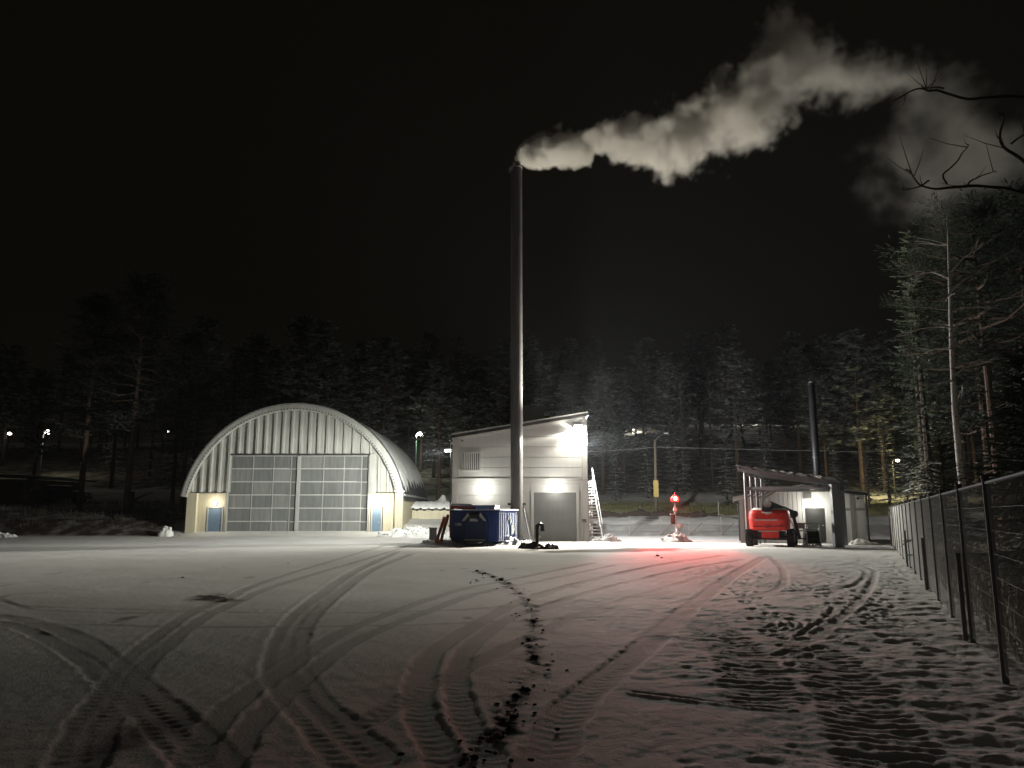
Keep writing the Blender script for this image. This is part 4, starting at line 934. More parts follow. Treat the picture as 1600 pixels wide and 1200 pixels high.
# ------------------------------------------------------------------ dark steel canopy
def canopy():
    NL, NR, FL, FR = Vector((12.33, 40.9, 3.88)), Vector((15.85, 38.2, 3.16)), Vector((13.95, 43.2, 3.74)), Vector((17.85, 41.9, 3.10))
    t = thing('steel_canopy', (15, 41, 0), 'open dark steel canopy frame with sloping sheet roof in front of shed', 'canopy')
    P = lambda mb, n, m=M['canopy'], par=t, **k: mb.build(n, m, par, **k)
    for k in range(4):
        a = NL.lerp(FL, k / 3); b = NR.lerp(FR, k / 3)
        P(MB().beam((a.x, a.y, 0), (a.x, a.y, a.z - .12), .13, .13), 'post')
        wd = .30 if k == 0 else .16
        P(MB().beam((b.x, b.y, 0), (b.x, b.y, b.z - .1), wd, wd), 'post')
        P(MB().beam(a - Vector((.35, -.09, -.04)), b + Vector((.35, -.09, -.05)), .10, .18), 'rafter')
        lo = Vector((0, 0, 2.86)); P(MB().beam((a.x, a.y, 2.94 - .02 * k), (b.x, b.y, 2.90 - .02 * k), .09, .13), 'tie_beam')
        P(MB().beam((a.x + .05, a.y, 2.45), (a.x + .85, a.y - .2, 2.92), .06, .06), 'knee_brace')
        P(MB().box((b.x, b.y, .03), (wd + .18, wd + .18, .06)), 'base_plate')
    for s in (0, 1):
        p, q = (NL, FL) if s == 0 else (NR, FR)
        P(MB().beam(p + Vector((0, 0, -.16)), q + Vector((0, 0, -.16)), .12, .14), 'eave_beam')
        P(MB().beam((p.x, p.y, 2.9), (q.x, q.y, 2.84), .07, .09), 'side_rail')
    for k in range(8):
        f = -.05 + k * 1.1 / 7
        p = NL.lerp(NR, f) + Vector((0, 0, .10)); q = FL.lerp(FR, f) + Vector((0, 0, .10)); d = (q - p).normalized() * .45
        P(MB().beam(p - d, q + d, .07, .10), 'purlin')
    # corrugated sheets
    n = 12
    for k in range(n):
        f0, f1 = -.10 + 1.2 * k / n, -.10 + 1.2 * (k + 1) / n
        mb = MB(); vs = []
        for j, (u, dz) in enumerate(((0, 0), (.35, 0), (.45, .045), (.9, .045), (1.0, 0))):
            f = f0 + (f1 - f0) * u
            p = NL.lerp(NR, f) + Vector((0, 0, .17 + dz)); q = FL.lerp(FR, f) + Vector((0, 0, .17 + dz)); d = (q - p).normalized() * .5
            vs += [p - d, q + d]
        mb.add(vs, [(2 * i, 2 * i + 2, 2 * i + 3, 2 * i + 1) for i in range(4)]); P(mb, 'roof_sheet')
    return t
canopy()

# ------------------------------------------------------------------ red boom lift
def boom_lift():
    loc = (13.10, 39.55, 0); rz = rad(-24); inv = local_of(loc, rz)
    t = thing('boom_lift', loc, 'red boom lift with folded dark boom and lugged tyres beside the shed', 'boom lift', rz=rz)
    P = lambda mb, n, m, par=t, **k: mb.build(n, m, par, local=True, **k)
    def outline(w, y0, y1, c, bulge):
        o = []; cy0, hy = (y0 - bulge + y1) / 2, (y1 - y0 + bulge) / 2
        for k in range(36):
            a_ = 2 * math.pi * k / 36 - math.pi; ca, sa = math.cos(a_), math.sin(a_); e_ = .52
            o.append((w * math.copysign(abs(ca) ** e_, ca), cy0 + hy * math.copysign(abs(sa) ** e_, sa)))
        return o
    P(MB().plan([(.80, outline(.86, -.95, .55, .1, .10)), (.86, outline(.93, -1.02, .6, .1, .13)), (1.35, outline(.98, -1.06, .6, .12, .16)), (1.62, outline(.96, -1.03, .6, .15, .15)), (1.76, outline(.91, -.95, .58, .15, .13)), (1.84, outline(.80, -.80, .5, .15, .10))]), 'counterweight', M['red'], smooth=False)
    P(MB().plan([(1.80, outline(.86, -.88, .54, .15, .11)), (1.90, outline(.74, -.72, .45, .2, .08))]), 'snow_cap', M['snow'])
    P(MB().span((-.62, -1.24, 1.27), (.45, -1.15, 1.34)), 'white_stripe', M['board'])
    P(MB().span((-.72, -1.21, .96), (.72, -1.10, 1.0)), 'seam', M['red_dull'])
    P(MB().span((-.10, -1.22, .90), (.08, -1.14, 1.08)), 'tow_eye', M['red_dull'])
    P(MB().span((-.28, -1.1, 1.72), (.22, -.3, 1.90)), 'notch', M['black'])
    P(MB().tube([(-.28, -1.13, 1.68), (-.03, -1.2, 1.62), (.22, -1.13, 1.68)], .045, 6), 'notch_snow', M['snow'])
    # chassis
    P(MB().span((-.62, -.7, .42), (.62, 1.3, .74)), 'chassis', M['black'])
    P(MB().span((-.36, -.95, .42), (.46, -.5, .72)), 'axle_box', M['red'])
    P(MB().tube([(0, 0, .72), (0, 0, .82)], .5, 20), 'turntable', M['black'])
    P(MB().span((-.5, -.98, .73), (.5, -.55, .78)), 'ledge_snow', M['snow'])
    P(MB().tube([(-.95, -.62, .42), (.95, -.62, .42)], .10, 10), 'axle', M['black']); P(MB().tube([(-.95, 1.25, .42), (.95, 1.25, .42)], .10, 10), 'axle', M['black'])
    for s in (-1, 1):
        for y in (-.62, 1.25):
            x = s * .98
            wv = P(MB().tube([(x - .17, y, .42), (x - .13, y, .42), (x + .13, y, .42), (x + .17, y, .42)], [.34, .40, .40, .34], 24), 'wheel', M['rubber'])
            mb = MB()
            for k in range(18):
                a = 2 * math.pi * k / 18
                for q in (-1, 1):
                    aa = a + q * .08; mb.beam((x + q * .16, y + math.cos(aa + q * .1) * .40, .42 + math.sin(aa + q * .1) * .40), (x + q * .01, y + math.cos(aa) * .415, .42 + math.sin(aa) * .415), .06, .05, (0, math.cos(a), math.sin(a)))
            P(mb, 'tread', M['rubber'], wv)
            P(MB().tube([(x - s * .02, y, .42), (x + s * .175, y, .42)], .2, 16), 'rim', M['steel_light'], wv)
    # booms
    P(MB().span((-.25, -.9, 1.86), (.2, -.35, 2.12)), 'boom_root', M['black'])
    p0, p1, p2 = (-.02, -.75, 2.12), inv((14.45, 40.1, 1.60)), inv((14.7, 40.0, .35))
    P(MB().tube([(-.02, -.95, 2.08), (-.02, -.6, 2.10)], .19, 14), 'boom_end', M['steel_light'])
    P(MB().tube([(-.02, -.96, 2.28), (-.02, -.62, 2.28)], .07, 8), 'boom_snow', M['snow'])
    P(MB().beam(p0, p1, .26, .26), 'boom', M['steel_dark'])
    q0, q1 = Vector(p0), Vector(p1)
    P(MB().beam(q0 + Vector((0, 0, .14)), q1 + Vector((0, 0, .14)), .20, .025), 'boom_snow', M['snow'])
    P(MB().beam(q0.lerp(q1, .55) + Vector((0, 0, -.02)), q1 + Vector((.05, .02, -.05)), .33, .33), 'boom_sleeve', M['steel'])
    P(MB().tube([q1 + Vector((-.12, -.2, 0)), q1 + Vector((.12, .2, 0))], .17, 12), 'knuckle', M['steel_dark'])
    P(MB().beam(p1, p2, .12, .17), 'jib', M['steel_dark'])
    P(MB().beam(Vector(p1) + Vector((-.22, 0, -.05)), Vector(p2) + Vector((-.12, 0, .25)), .05, .06), 'jib_link', M['steel_light'])
    # basket with rails
    bx, by = inv((15.3, 40.6, 0))[:2]; a, b, c, d = bx - .55, bx + .62, by - .35, by + .35
    P(MB().span((a, c, .30), (b, d, .36)), 'basket_floor', M['steel'])
    for z in (1.1, .74):
        r = .025
        P(MB().tube([(a, c, z), (b, c, z)], r, 6), 'basket_rail', M['steel_light']); P(MB().tube([(a, d, z), (b, d, z)], r, 6), 'basket_rail', M['steel_light'])
        P(MB().tube([(a, c, z), (a, d, z)], r, 6), 'basket_rail', M['steel_light']); P(MB().tube([(b, c, z), (b, d, z)], r, 6), 'basket_rail', M['steel_light'])
    for x in (a, (a + b) / 2, b):
        for y in (c, d): P(MB().tube([(x, y, .36), (x, y, 1.1)], .022, 6), 'basket_post', M['steel_light'])
    P(MB().span((a + .1, c - .03, .85), (a + .5, c + .2, 1.08)), 'control_panel', M['steel_light'])
    P(MB().span((a, c - .02, 1.126), (b, c + .02, 1.15)), 'rail_snow', M['snow'])
boom_lift()

t = thing('digger_bucket', (15.4, 40.2, 0), 'rusty digger bucket with pale edges and teeth standing on the snow', 'bucket')
for s, x in ((-1, 15.06), (1, 15.76)):
    mb = MB(); mb.plan([(0, [])]) if False else None
    mb.add([(x - .02, 39.95, 0), (x + .02, 39.95, 0), (x + .02, 40.6, 0), (x - .02, 40.6, 0), (x - .02 - .04 * s, 40.1, .86), (x + .02 - .04 * s, 40.1, .86), (x + .02 - .04 * s, 40.45, .86), (x - .02 - .04 * s, 40.45, .86)], [(3, 2, 1, 0), (4, 5, 6, 7), (0, 1, 5, 4), (1, 2, 6, 5), (2, 3, 7, 6), (3, 0, 4, 7)])
    sp = mb.build('side_plate', M['black'], t)
    MB().beam((x - .005, 39.94, 0), (x - .04 * s, 40.09, .86), .05, .02).build('bright_edge', M['steel_light'], sp)
mb = MB(); pr = [(40.05, .08), (40.45, .12), (40.6, .4), (40.5, .68), (40.3, .8)]
vs = [(x, y, z) for y, z in pr for x in (15.08, 15.74)]; mb.add(vs, [(2 * i, 2 * i + 1, 2 * i + 3, 2 * i + 2) for i in range(4)]).build('shell', M['rust'], t)
MB().beam((15.06, 40.28, .80), (15.76, 40.28, .80), .07, .07).build('top_bar', M['steel_light'], t)
for k in range(4): MB().box((15.17 + k * .165, 39.98, .05), (.07, .2, .09), 0, .7).build('tooth', M['steel_light'], t)

# ------------------------------------------------------------------ mesh fence on the right
FD = Vector((.4137, .9104, 0)); F0 = Vector((4.85, 7.95, 0))
def fence():
    t = thing('mesh_fence', (F0.x, F0.y, 0), 'tall grey wire mesh fence running along the right side of the yard', 'fence')
    H = 1.93; seg = 2.5
    wires = None
    for k in range(-2, 15):
        p = F0 + FD * (-.1 + k * seg); L = seg if k < 14 else 0
        MB().tube([(p.x, p.y, -.1), (p.x, p.y, H + .02)], .034, 8).build('post', M['fence_post'], t)
        MB().tube([(p.x, p.y, H + .02), (p.x, p.y, H + .06)], .04, 8).build('post_cap', M['fence_post'], t)
        if not L: continue
        if wires is None:
            mb = MB()
            for i in range(1, 42): 
                q = FD * (i * .06); mb.beam((q.x, q.y, .05), (q.x, q.y, H - .02), .0021, .0021)
            for j in range(9):
                a = FD * .02; b = FD * (seg - .02); z = .07 + j * .228
                mb.beam((a.x + .004, a.y - .002, z), (b.x + .004, b.y - .002, z), .003, .003)
            o = mb.build('mesh_panel', M['fence'], t, local=True); wires = o.data
        else:
            o = bpy.data.objects.new('mesh_panel', wires); COL.objects.link(o); o.parent = t
        o.location = p - F0; o['kind'] = 'stuff'
        q = p + FD * seg
        MB().tube([(p.x, p.y, H - .02), (q.x, q.y, H - .02)], .017, 6).build('top_rail', M['fence_post'], t)
    for k, (dx, dy) in ((-.1, (.25, -1.5)),):
        p = F0 + FD * k
        MB().tube([(p.x + .12, p.y - .25, -.1), (p.x + .12 + .28, p.y - .9, 1.75)], .032, 8).build('strut', M['fence_post'], t)
    for k in (.5, 3.3, 6.6): 
        p = F0 + FD * (k * 2.5 + 1.2); MB().tube([(p.x - .06, p.y + .05, 0), (p.x - .06, p.y + .05, 1.1)], .03, 8).build('strut', M['fence_post'], t)
    p = F0 + FD * 34.9
    MB().span((p.x - .05, p.y, 0), (p.x + .5, p.y + .1, 1.72)).build('end_gate', M['black'], t)
fence()

# ------------------------------------------------------------------ thin things on the slope behind the yard
def gz(x, y): return max(tz(x, y), 0)
t = thing('wire_fence', (9, 56.6, 0), 'thin low wire fence with pale posts before the grey slope', 'fence')
px = [6.45, 8.5, 10.7, 12.8, 15.1]
for k, x in enumerate(px):
    MB().tube([(x, 56.4, 0), (x, 56.4, 1.42)], .02, 6).build('post', M['stake'], t)
    if k: MB().tube([(x, 56.4, .1), (x + .95, 56.5, .95)], .022, 6).build('strut', M['wood'], t)
for z in (.35, .8, 1.35): MB().tube([(5.6, 56.4, z), (16.5, 56.4, z)], .007, 4).build('wire', M['steel'], t)
t = thing('barrier_netting', (11, 66, 1), 'dark brown barrier fabric sagging between thin stakes on the slope', 'netting')
sx = [6.4, 7.6, 10.9, 12.7, 16.2, 17.2]
for x in (7.6, 10.9, 16.2): MB().tube([(x, 65.9, gz(x, 66) - .1), (x + .03, 65.9, gz(x, 66) + .95)], .03, 6).build('stake', M['wood'], t)
mb = MB(); vs = []; fs = []; n = 90
for i in range(n + 1):
    x = 6.0 + 11.4 * i / n; k = max(j for j in range(6) if sx[j] <= max(x, sx[0])); a = sx[k]; b = sx[min(k + 1, 5)]; u = (x - a) / max(b - a, .01)
    sag = .30 * 4 * max(0, min(1, u)) * (1 - max(0, min(1, u))) if b > a else 0
    g = gz(x, 66); top = g + .62 - sag + .04 * math.sin(i * 1.9) + .03 * math.sin(i * .7); 
    thin = .5 if x > 16.3 else 1
    vs += [(x, 65.85, g + .02 - .3 * (1 - 0)), (x, 65.72 + .06 * math.sin(i), g + .25), (x, 65.85, g + .15 + (top - g - .15) * thin), (x, 65.95, g + .15 + (top - g - .15) * thin - .02), (x, 66.0, g - .1)]
for i in range(n):
    for j in range(4): fs.append((i * 5 + j, i * 5 + 5 + j, i * 5 + 6 + j, i * 5 + 1 + j))
mb.add(vs, fs).build('fabric', M['netting'], t, smooth=True)
for x, y, h, lb in ((17.75, 67, 1.35, 'pale wooden stake standing alone right of the barrier fabric'), (19.6, 66, .6, 'short dark stick leaning on the slope left of the shed')):
    o = MB().tube([(x, y, gz(x, y) - .1), (x + .05, y, gz(x, y) + h)], .05, 6).build('stake', M['stake'] if h > 1 else M['wood'], at=(x, y, gz(x, y))); tag(o, lb, 'stake')
o = MB().tube([(17.0, 64, gz(17, 64) + .35), (19.2, 63, gz(19, 63) - .05)], .05, 6).build('branch', M['wood'], at=(18, 63.5, 1)); tag(o, 'fallen dark branch lying on the slope below the pale stake', 'branch')
o = MB().beam((21.5, 52, .2), (25.5, 56, 2.3), .09, .09).build('pole_bar', M['wood'], at=(23, 54, .5)); tag(o, 'slanting dark pole between the shed and the far fence end', 'pole')

t = thing('lamp_pole', (12.6, 68, 1.4), 'weathered wooden lamp pole with an unlit arm and a yellowish plate', 'street lamp')
zb = gz(12.6, 68)
MB().tube([(12.6, 68, zb - .2), (12.68, 68, 8.1)], [.15, .11], 10).build('pole', M['wood'], t, smooth=True)
MB().tube([(12.68, 68, 7.6), (12.72, 67.9, 8.0), (13.1, 67.8, 8.4), (13.6, 67.7, 8.62)], .04, 6).build('arm', M['steel'], t)
MB().box((13.65, 67.7, 8.62), (.4, .2, .12)).build('lamp_head', M['steel_light'], t)
MB().span((12.38, 67.78, 3.05), (12.82, 67.85, 4.5)).build('plate', M['yellow_sign'], t)
t = thing('power_line', (12.7, 68, 7.4), 'single sagging overhead wire passing the wooden lamp pole', 'wire')
pts = []
for k in range(41):
    x = 5 + 40 * k / 40; s = (x - 12.7) / (30 if x > 12.7 else 8); pts.append((x, 68 + .02 * (x - 12.7), 7.45 - .9 * abs(s) * (2 - abs(s)) * .5 + .0))
MB().tube(pts, .016, 4).build('wire', M['steel_light'], t)

# street lamps
def street_lamp(x, y, ztop, label, pole=M['steel'], glow=M['streetglow'], r=.22, arm=.5):
    g = gz(x, y); t = thing('street_lamp', (x, y, g), label, 'street lamp', 'lit street lamps behind the trees')
    MB().tube([(x, y, g - .3), (x, y, ztop - .1)], [.1, .06], 8).build('pole', pole, t)
    MB().tube([(x, y, ztop - .15), (x + arm * .5, y - .05, ztop + .1), (x + arm, y - .1, ztop + .1)], .04, 6).build('arm', pole, t)
    h = MB().box((x + arm, y - .1, ztop + .08), (.55, .3, .12)).build('lamp_head', M['steel'], t)
    MB().ball((x + arm, y - .12, ztop - .02), r, 10, 7, (1, .8, .7)).build('bulb', glow, h, smooth=True)
    return t
street_lamp(-58.1, 95, 11.62, 'brightest lit street lamp at left glowing among dark trees', r=.38)
street_lamp(-72.6, 110, 13.0, 'small lit street lamp at far left above the dark house', r=.28)
street_lamp(-58.9, 130, 15.4, 'tiny lit lamp among the trees left of the arched hall', r=.22)
street_lamp(-49.7, 120, 13.0, 'lit lamp just above the left shoulder of the arched hall', r=.26)
street_lamp(-12.5, 100, 11.95, 'lit lamp on a greenish pole between hall and boiler house', M['greenpole'], r=.3)
street_lamp(21.9, 140, 16.8, 'lit lamp on the ridge just right of the floodlit house', r=.32)
street_lamp(41.0, 83, 7.3, 'yellow street lamp glowing through branches at the right', r=.22)

# ------------------------------------------------------------------ dark house and car at the far left
t = thing('dark_house', (-50, 70, gz(-50, 70)), 'dark low house with overhanging snowy roof at the far left', 'house')
g = gz(-47, 70) - .4
MB().span((-58, 70, g), (-43.6, 78, 4.7)).build('wall', M['house'], t)
MB().prism([(-59, 5.6), (-42.4, 4.75), (-42.4, 4.93), (-59, 5.82)], 69.2, 79).build('roof', M['dark_roof'], t)
MB().prism([(-59, 5.825), (-42.4, 4.935), (-42.4, 5.03), (-59, 5.93)], 69.25, 79).build('roof_snow', M['snow'], t)
for x in (-46.6, -45.0 - 3.9): 
    w = MB().span((x - .45, 69.93, 3.0), (x + .45, 69.99, 4.1)).build('window', M['glass'], t)
    f = MB(); f.span((x - .52, 69.9, 2.93), (x + .52, 69.98, 3.0)).span((x - .52, 69.9, 4.1), (x + .52, 69.98, 4.17)).span((x - .52, 69.9, 3.0), (x - .45, 69.98, 4.1)).span((x + .45, 69.9, 3.0), (x + .52, 69.98, 4.1)).build('frame', M['wood'], w)
def car():
    loc = (-39.9, 69, gz(-39.9, 69) + .1); t = thing('parked_car', loc, 'dark parked car with snowy bonnet beside the dark house', 'car', rz=rad(8))
    P = lambda mb, n, m, par=t: mb.build(n, m, par, local=True)
    P(MB().prism([(-2.1, .35), (2.1, .35), (2.15, .75), (1.95, .92), (.95, 1.0), (-1.6, 1.02), (-2.1, .9)], -.85, .85), 'body', M['car'])
    P(MB().prism([(-1.6, 1.02), (.95, 1.0), (.35, 1.45), (-1.1, 1.48)], -.75, .75), 'cabin', M['glass'])
    P(MB().prism([(.38, 1.455), (-1.12, 1.485), (-1.1, 1.56), (.3, 1.53)], -.72, .72), 'roof_snow', M['snow'])
    P(MB().prism([(1.0, 1.0), (1.95, .925), (1.9, 1.02), (1.05, 1.09)], -.8, .8), 'bonnet_snow', M['snow'])
    for x in (-1.3, 1.35):
        for s in (-1, 1): P(MB().tube([(x, s * .72 - .1, .32), (x, s * .72 + .1, .32)], .32, 16), 'wheel', M['rubber'])
    for s in (-1, 1): P(MB().box((2.1, s * .6, .72), (.1, .3, .14)), 'headlight', M['steel_light'])
car()
t = thing('dead_stump', (-31.8, 65, gz(-31.8, 65)), 'dark broken stump with one slanting branch on the left bank', 'stump')
g = gz(-31.8, 65)
MB().tube([(-31.8, 65, g - .2), (-31.75, 65, g + .8), (-31.9, 65, g + 1.5)], [.28, .2, .24], 8).build('trunk', M['bark'], t)
MB().tube([(-31.8, 65, g + .7), (-30.9, 64.8, g + 1.15), (-29.9, 64.7, g + 1.5)], [.09, .06, .03], 6).build('branch', M['bark'], t)

# ------------------------------------------------------------------ trees
def blade(mb_v, mb_f, p, d, n, L, w):
    """one needle spray: a slim folded diamond from p along d, spread across d x n"""
    s = d.cross(n); 
    if s.length < 1e-4: s = Vector((1, 0, 0))
    s = s.normalized() * w; k = len(mb_v); m = p + d * (L * .45)
    mb_v += [p, m + s, p + d * L, m - s]; mb_f.append((k, k + 1, k + 2, k + 3))

def spruce_mesh(seed, H, R, z0, dens=1.0, leaf=1.0, shape=.9):
    r = random.Random(seed); V = []; F = []; z = z0; BV = MB()
    up = Vector((0, 0, 1))
    while z < H - .15:
        f = (z - z0) / (H - z0); L0 = R * (1 - f) ** shape * (.55 + .45 * min(1, f * 6 + .5)) + .12
        nb = r.randint(4, 6); a0 = r.uniform(0, 6.28)
        for b in range(nb):
            a = a0 + 6.28 * b / nb + r.uniform(-.3, .3); L = L0 * r.uniform(.6, 1.12); dirh = Vector((math.cos(a), math.sin(a), 0))
            droop = r.uniform(.25, .5) * (1 - f * .9) - .1 * f; zz = z + r.uniform(-.15, .15)
            st = .30 / dens; n = max(3, int(L / st))
            pts = []
            for k in range(n + 1):
                u = k / n; pts.append(Vector((dirh.x * L * u, dirh.y * L * u, zz - droop * L * u + .30 * droop * L * u * u * 1.6 + .25 * f * L * u)))
            if dens > 1.5: BV.tube(pts[::max(1, n // 4)] + [pts[-1]] if pts[::max(1, n // 4)][-1] is not pts[-1] else pts[::max(1, n // 4)], .018, 4, cap=False)
            for k in range(n):
                u = k / n; p = pts[k]; ax = (pts[k + 1] - pts[k]).normalized(); sd = ax.cross(up).normalized()
                tl = (.16 + .42 * L * (1 - u) ** .8 * min(1, u * 4 + .35)) * r.uniform(.6, 1.15)
                tl = min(tl, .95)
                for s in (-1, 1):
                    if r.random() < .12: continue
                    d = (sd * s * r.uniform(.7, 1.1) + ax * r.uniform(.35, .9) + Vector((0, 0, r.uniform(-.35, .12)))).normalized()
                    m = max(1, int(tl * dens / .42))
                    if m == 1: blade(V, F, p, d, (up + Vector((r.uniform(-.5, .5), r.uniform(-.5, .5), 0))).normalized(), tl, (.055 + .05 * tl) * leaf)
                    else:
                        for q in range(m):
                            pp = p + d * (tl * q / m); e = (d + Vector((r.uniform(-.5, .5), r.uniform(-.5, .5), r.uniform(-.4, .25)))).normalized()
                            for s2 in (-1, 1): blade(V, F, pp, (e + sd.cross(e) * (.35 * s2) + ax * .3).normalized(), (up + Vector((r.uniform(-.6, .6), r.uniform(-.6, .6), 0))).normalized(), min(tl, .34) * r.uniform(.7, 1.2), .028 * leaf)
                blade(V, F, p, ax, (up + Vector((r.uniform(-.4, .4), r.uniform(-.4, .4), 0))).normalized(), st * 1.7, .09 * leaf)
        z += (.42 + .25 * (1 - f)) / min(dens, 1.6) * r.uniform(.8, 1.2) * (H / 16) ** .4
    blade(V, F, Vector((0, 0, H - .6)), Vector((0, 0, 1)), Vector((1, 0, 0)), .7, .08)
    if BV.v:
        k = len(V); V += [Vector(p) for p in BV.v]; F += [tuple(i + k for i in f) for f in BV.f]
    T = MB(); T.tube([(0, 0, -.6), (.03, .02, H * .4), (0, 0, H - .3)], [.012 * H + .05, .007 * H + .03, .015], 8)
    return V, F, T

def pine_mesh(seed, H, R, zc, n_br=34, tuft=11, dead=5, fine=1.0):
    r = random.Random(seed); V = []; F = []; T = MB()
    bend = r.uniform(-.3, .3); tip = Vector((bend, r.uniform(-.3, .3), H))
    ax = lambda z: Vector((bend * (z / H) ** 2, tip.y * (z / H) ** 2, z))
    T.tube([ax(-.6 if False else 0) + Vector((0, 0, -.6)), ax(H * .35), ax(H * .7), ax(H - .2)], [.013 * H + .04, .0105 * H, .007 * H, .03], 8)
    for b in range(n_br):
        f = (b + r.random()) / n_br; z = zc + (H - zc) * f ** .9; a = b * 2.4 + r.uniform(-.4, .4)
        L = R * (1.0 - .75 * f ** 1.6) * r.uniform(.55, 1.1) * (.75 + .5 * min(1, f * 3)); d = Vector((math.cos(a), math.sin(a), 0))
        rise = r.uniform(-.12, .22) + .45 * f * f
        o = ax(z); e = o + d * L + Vector((0, 0, rise * L)); m = o + d * L * .5 + Vector((0, 0, rise * L * .5 - .08 * L))
        T.tube([o, m, e], [.045 + .01 * L, .035, .012], 5, cap=False)
        for k in range(5):
            u = .38 + .66 * k / 4; c = (m + (e - m) * ((u - .5) * 2)) if u > .5 else (o + (m - o) * (u * 2))
            c = c + Vector((r.gauss(0, .2), r.gauss(0, .2), r.gauss(.05, .1))) + d.cross(Vector((0, 0, 1))) * r.uniform(-.5, .5) * L * .3
            rr = r.uniform(.4, .75) * (.75 + .12 * R) * (1.15 if fine == 1.0 else 1)
            for q in range(tuft):
                t2 = r.uniform(0, 6.28); el = r.uniform(-.2, .45) if fine == 1.0 else r.uniform(-.25, .75); dd = Vector((math.cos(t2) * math.cos(el), math.sin(t2) * math.cos(el), math.sin(el) * .8)).normalized()
                blade(V, F, c + dd * (rr * r.uniform(0, .9) if fine < 1 else .05), dd, Vector((r.uniform(-.7, .7), r.uniform(-.7, .7), 1)).normalized(), rr * r.uniform(.7, 1.25) * fine, rr * (.2 if fine == 1.0 else .17) * fine * fine)
    for b in range(dead):
        z = zc * r.uniform(.35, .98); a = r.uniform(0, 6.28); L = r.uniform(.5, 1.7); d = Vector((math.cos(a), math.sin(a), r.uniform(-.3, .2)))
        T.tube([ax(z), ax(z) + d * L * .6, ax(z) + d * L + Vector((0, 0, -.15))], [.035, .022, .008], 4, cap=False)
    return V, F, T

def mesh_of(name, V, F, m):
    me = bpy.data.meshes.new(name); co = np.array([tuple(v) for v in V], np.float32)
    me.from_pydata(co.tolist(), [], F); me.materials.append(m); return me

class Kind:
    def __init__(s, crown, trunk): s.crown = crown; s.trunk = trunk
def spruce_kind(seed, H, R, z0, m='needles', **k):
    V, F, T = spruce_mesh(seed, H, R, z0, **k); c = mesh_of('crown', V, F, M[m]); tr = bpy.data.meshes.new('trunk'); tr.from_pydata([tuple(v) for v in T.v], [], T.f); tr.materials.append(M['bark']); return Kind(c, tr)
def pine_kind(seed, H, R, zc, m='needles', **k):
    V, F, T = pine_mesh(seed, H, R, zc, **k); c = mesh_of('crown', V, F, M[m]); tr = bpy.data.meshes.new('trunk'); tr.from_pydata([tuple(v) for v in T.v], [], T.f); tr.materials.append(M['pine_bark']); return Kind(c, tr)
def plant(kind, name, x, y, scale, label, cat='tree', group=None, z=None, rz=None, sxy=1.0):
    zz = tz(x, y) if z is None else z
    t = thing(name, (x, y, max(zz, -.15)), label, cat, group, rz=RT.uniform(0, 6.28) if rz is None else rz)
    t.scale = (scale * sxy, scale * sxy, scale)
    for n, me in (('trunk', kind.trunk), ('crown', kind.crown)):
        o = bpy.data.objects.new(n, me); COL.objects.link(o); o.parent = t
    return t
RT = random.Random(77)
PK = [pine_kind(200 + k, H, R, zc, n_br=54, tuft=13) for k, (H, R, zc) in enumerate(((19, 3.5, 6.5), (21, 3.8, 8), (17, 3.2, 5.5), (20, 3.5, 6), (22, 3.3, 9.5)))]
SK = [spruce_kind(300 + k, H, R, z0) for k, (H, R, z0) in enumerate(((18, 2.7, 1.2), (15, 2.5, .8), (20, 2.6, 3.0)))]
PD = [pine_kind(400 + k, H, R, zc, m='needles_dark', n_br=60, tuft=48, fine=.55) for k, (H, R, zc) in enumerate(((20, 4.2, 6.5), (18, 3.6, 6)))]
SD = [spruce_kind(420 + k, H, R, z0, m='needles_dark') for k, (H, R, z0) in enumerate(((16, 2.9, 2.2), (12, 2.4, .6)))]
SM = [spruce_kind(440 + k, H, R, z0, dens=1.3) for k, (H, R, z0) in enumerate(((5, 1.25, .25), (7, 1.6, .4)))]

# the forest on the slope
REG = [(290, 'left of the arched hall'), (660, 'behind the arched hall'), (930, 'behind the boiler house'), (1160, 'behind the red beacon'), (9999, 'behind the white shed')]
def region(x, y):
    u = 800 + 1200 * x / (y * .99); return next(n for k, n in REG if u < k)
placed = []
def free(x, y, d): return all((x - a) ** 2 + (y - b) ** 2 > d * d for a, b in placed)
tries = 0; count = 0
while count < 175 and tries < 9000:
    tries += 1
    y = 86 + 66 * RT.random() ** 1.15; x = RT.uniform(-.75, .72) * y * 1.02
    if abs(x - 21.9) < 2.0 and abs(y - 140) < 6: continue
    if -66 < x < -40 and y < 112: continue
    if abs(x + 12.3) < 1.6 and 90 < y < 101: continue
    if not free(x, y, 3.4 + (y - 86) * .01): continue
    placed.append((x, y)); count += 1
    if RT.random() < .7:
        plant(RT.choice(PK), 'pine_tree', x, y, RT.uniform(.60, .92), 'tall frosted pine of the dark slope forest ' + region(x, y), 'tree', 'forest pines ' + region(x, y))
    else:
        plant(RT.choice(SK), 'spruce_tree', x, y, RT.uniform(.55, .88), 'frosted pointed spruce of the dark slope forest ' + region(x, y), 'tree', 'forest spruces ' + region(x, y))
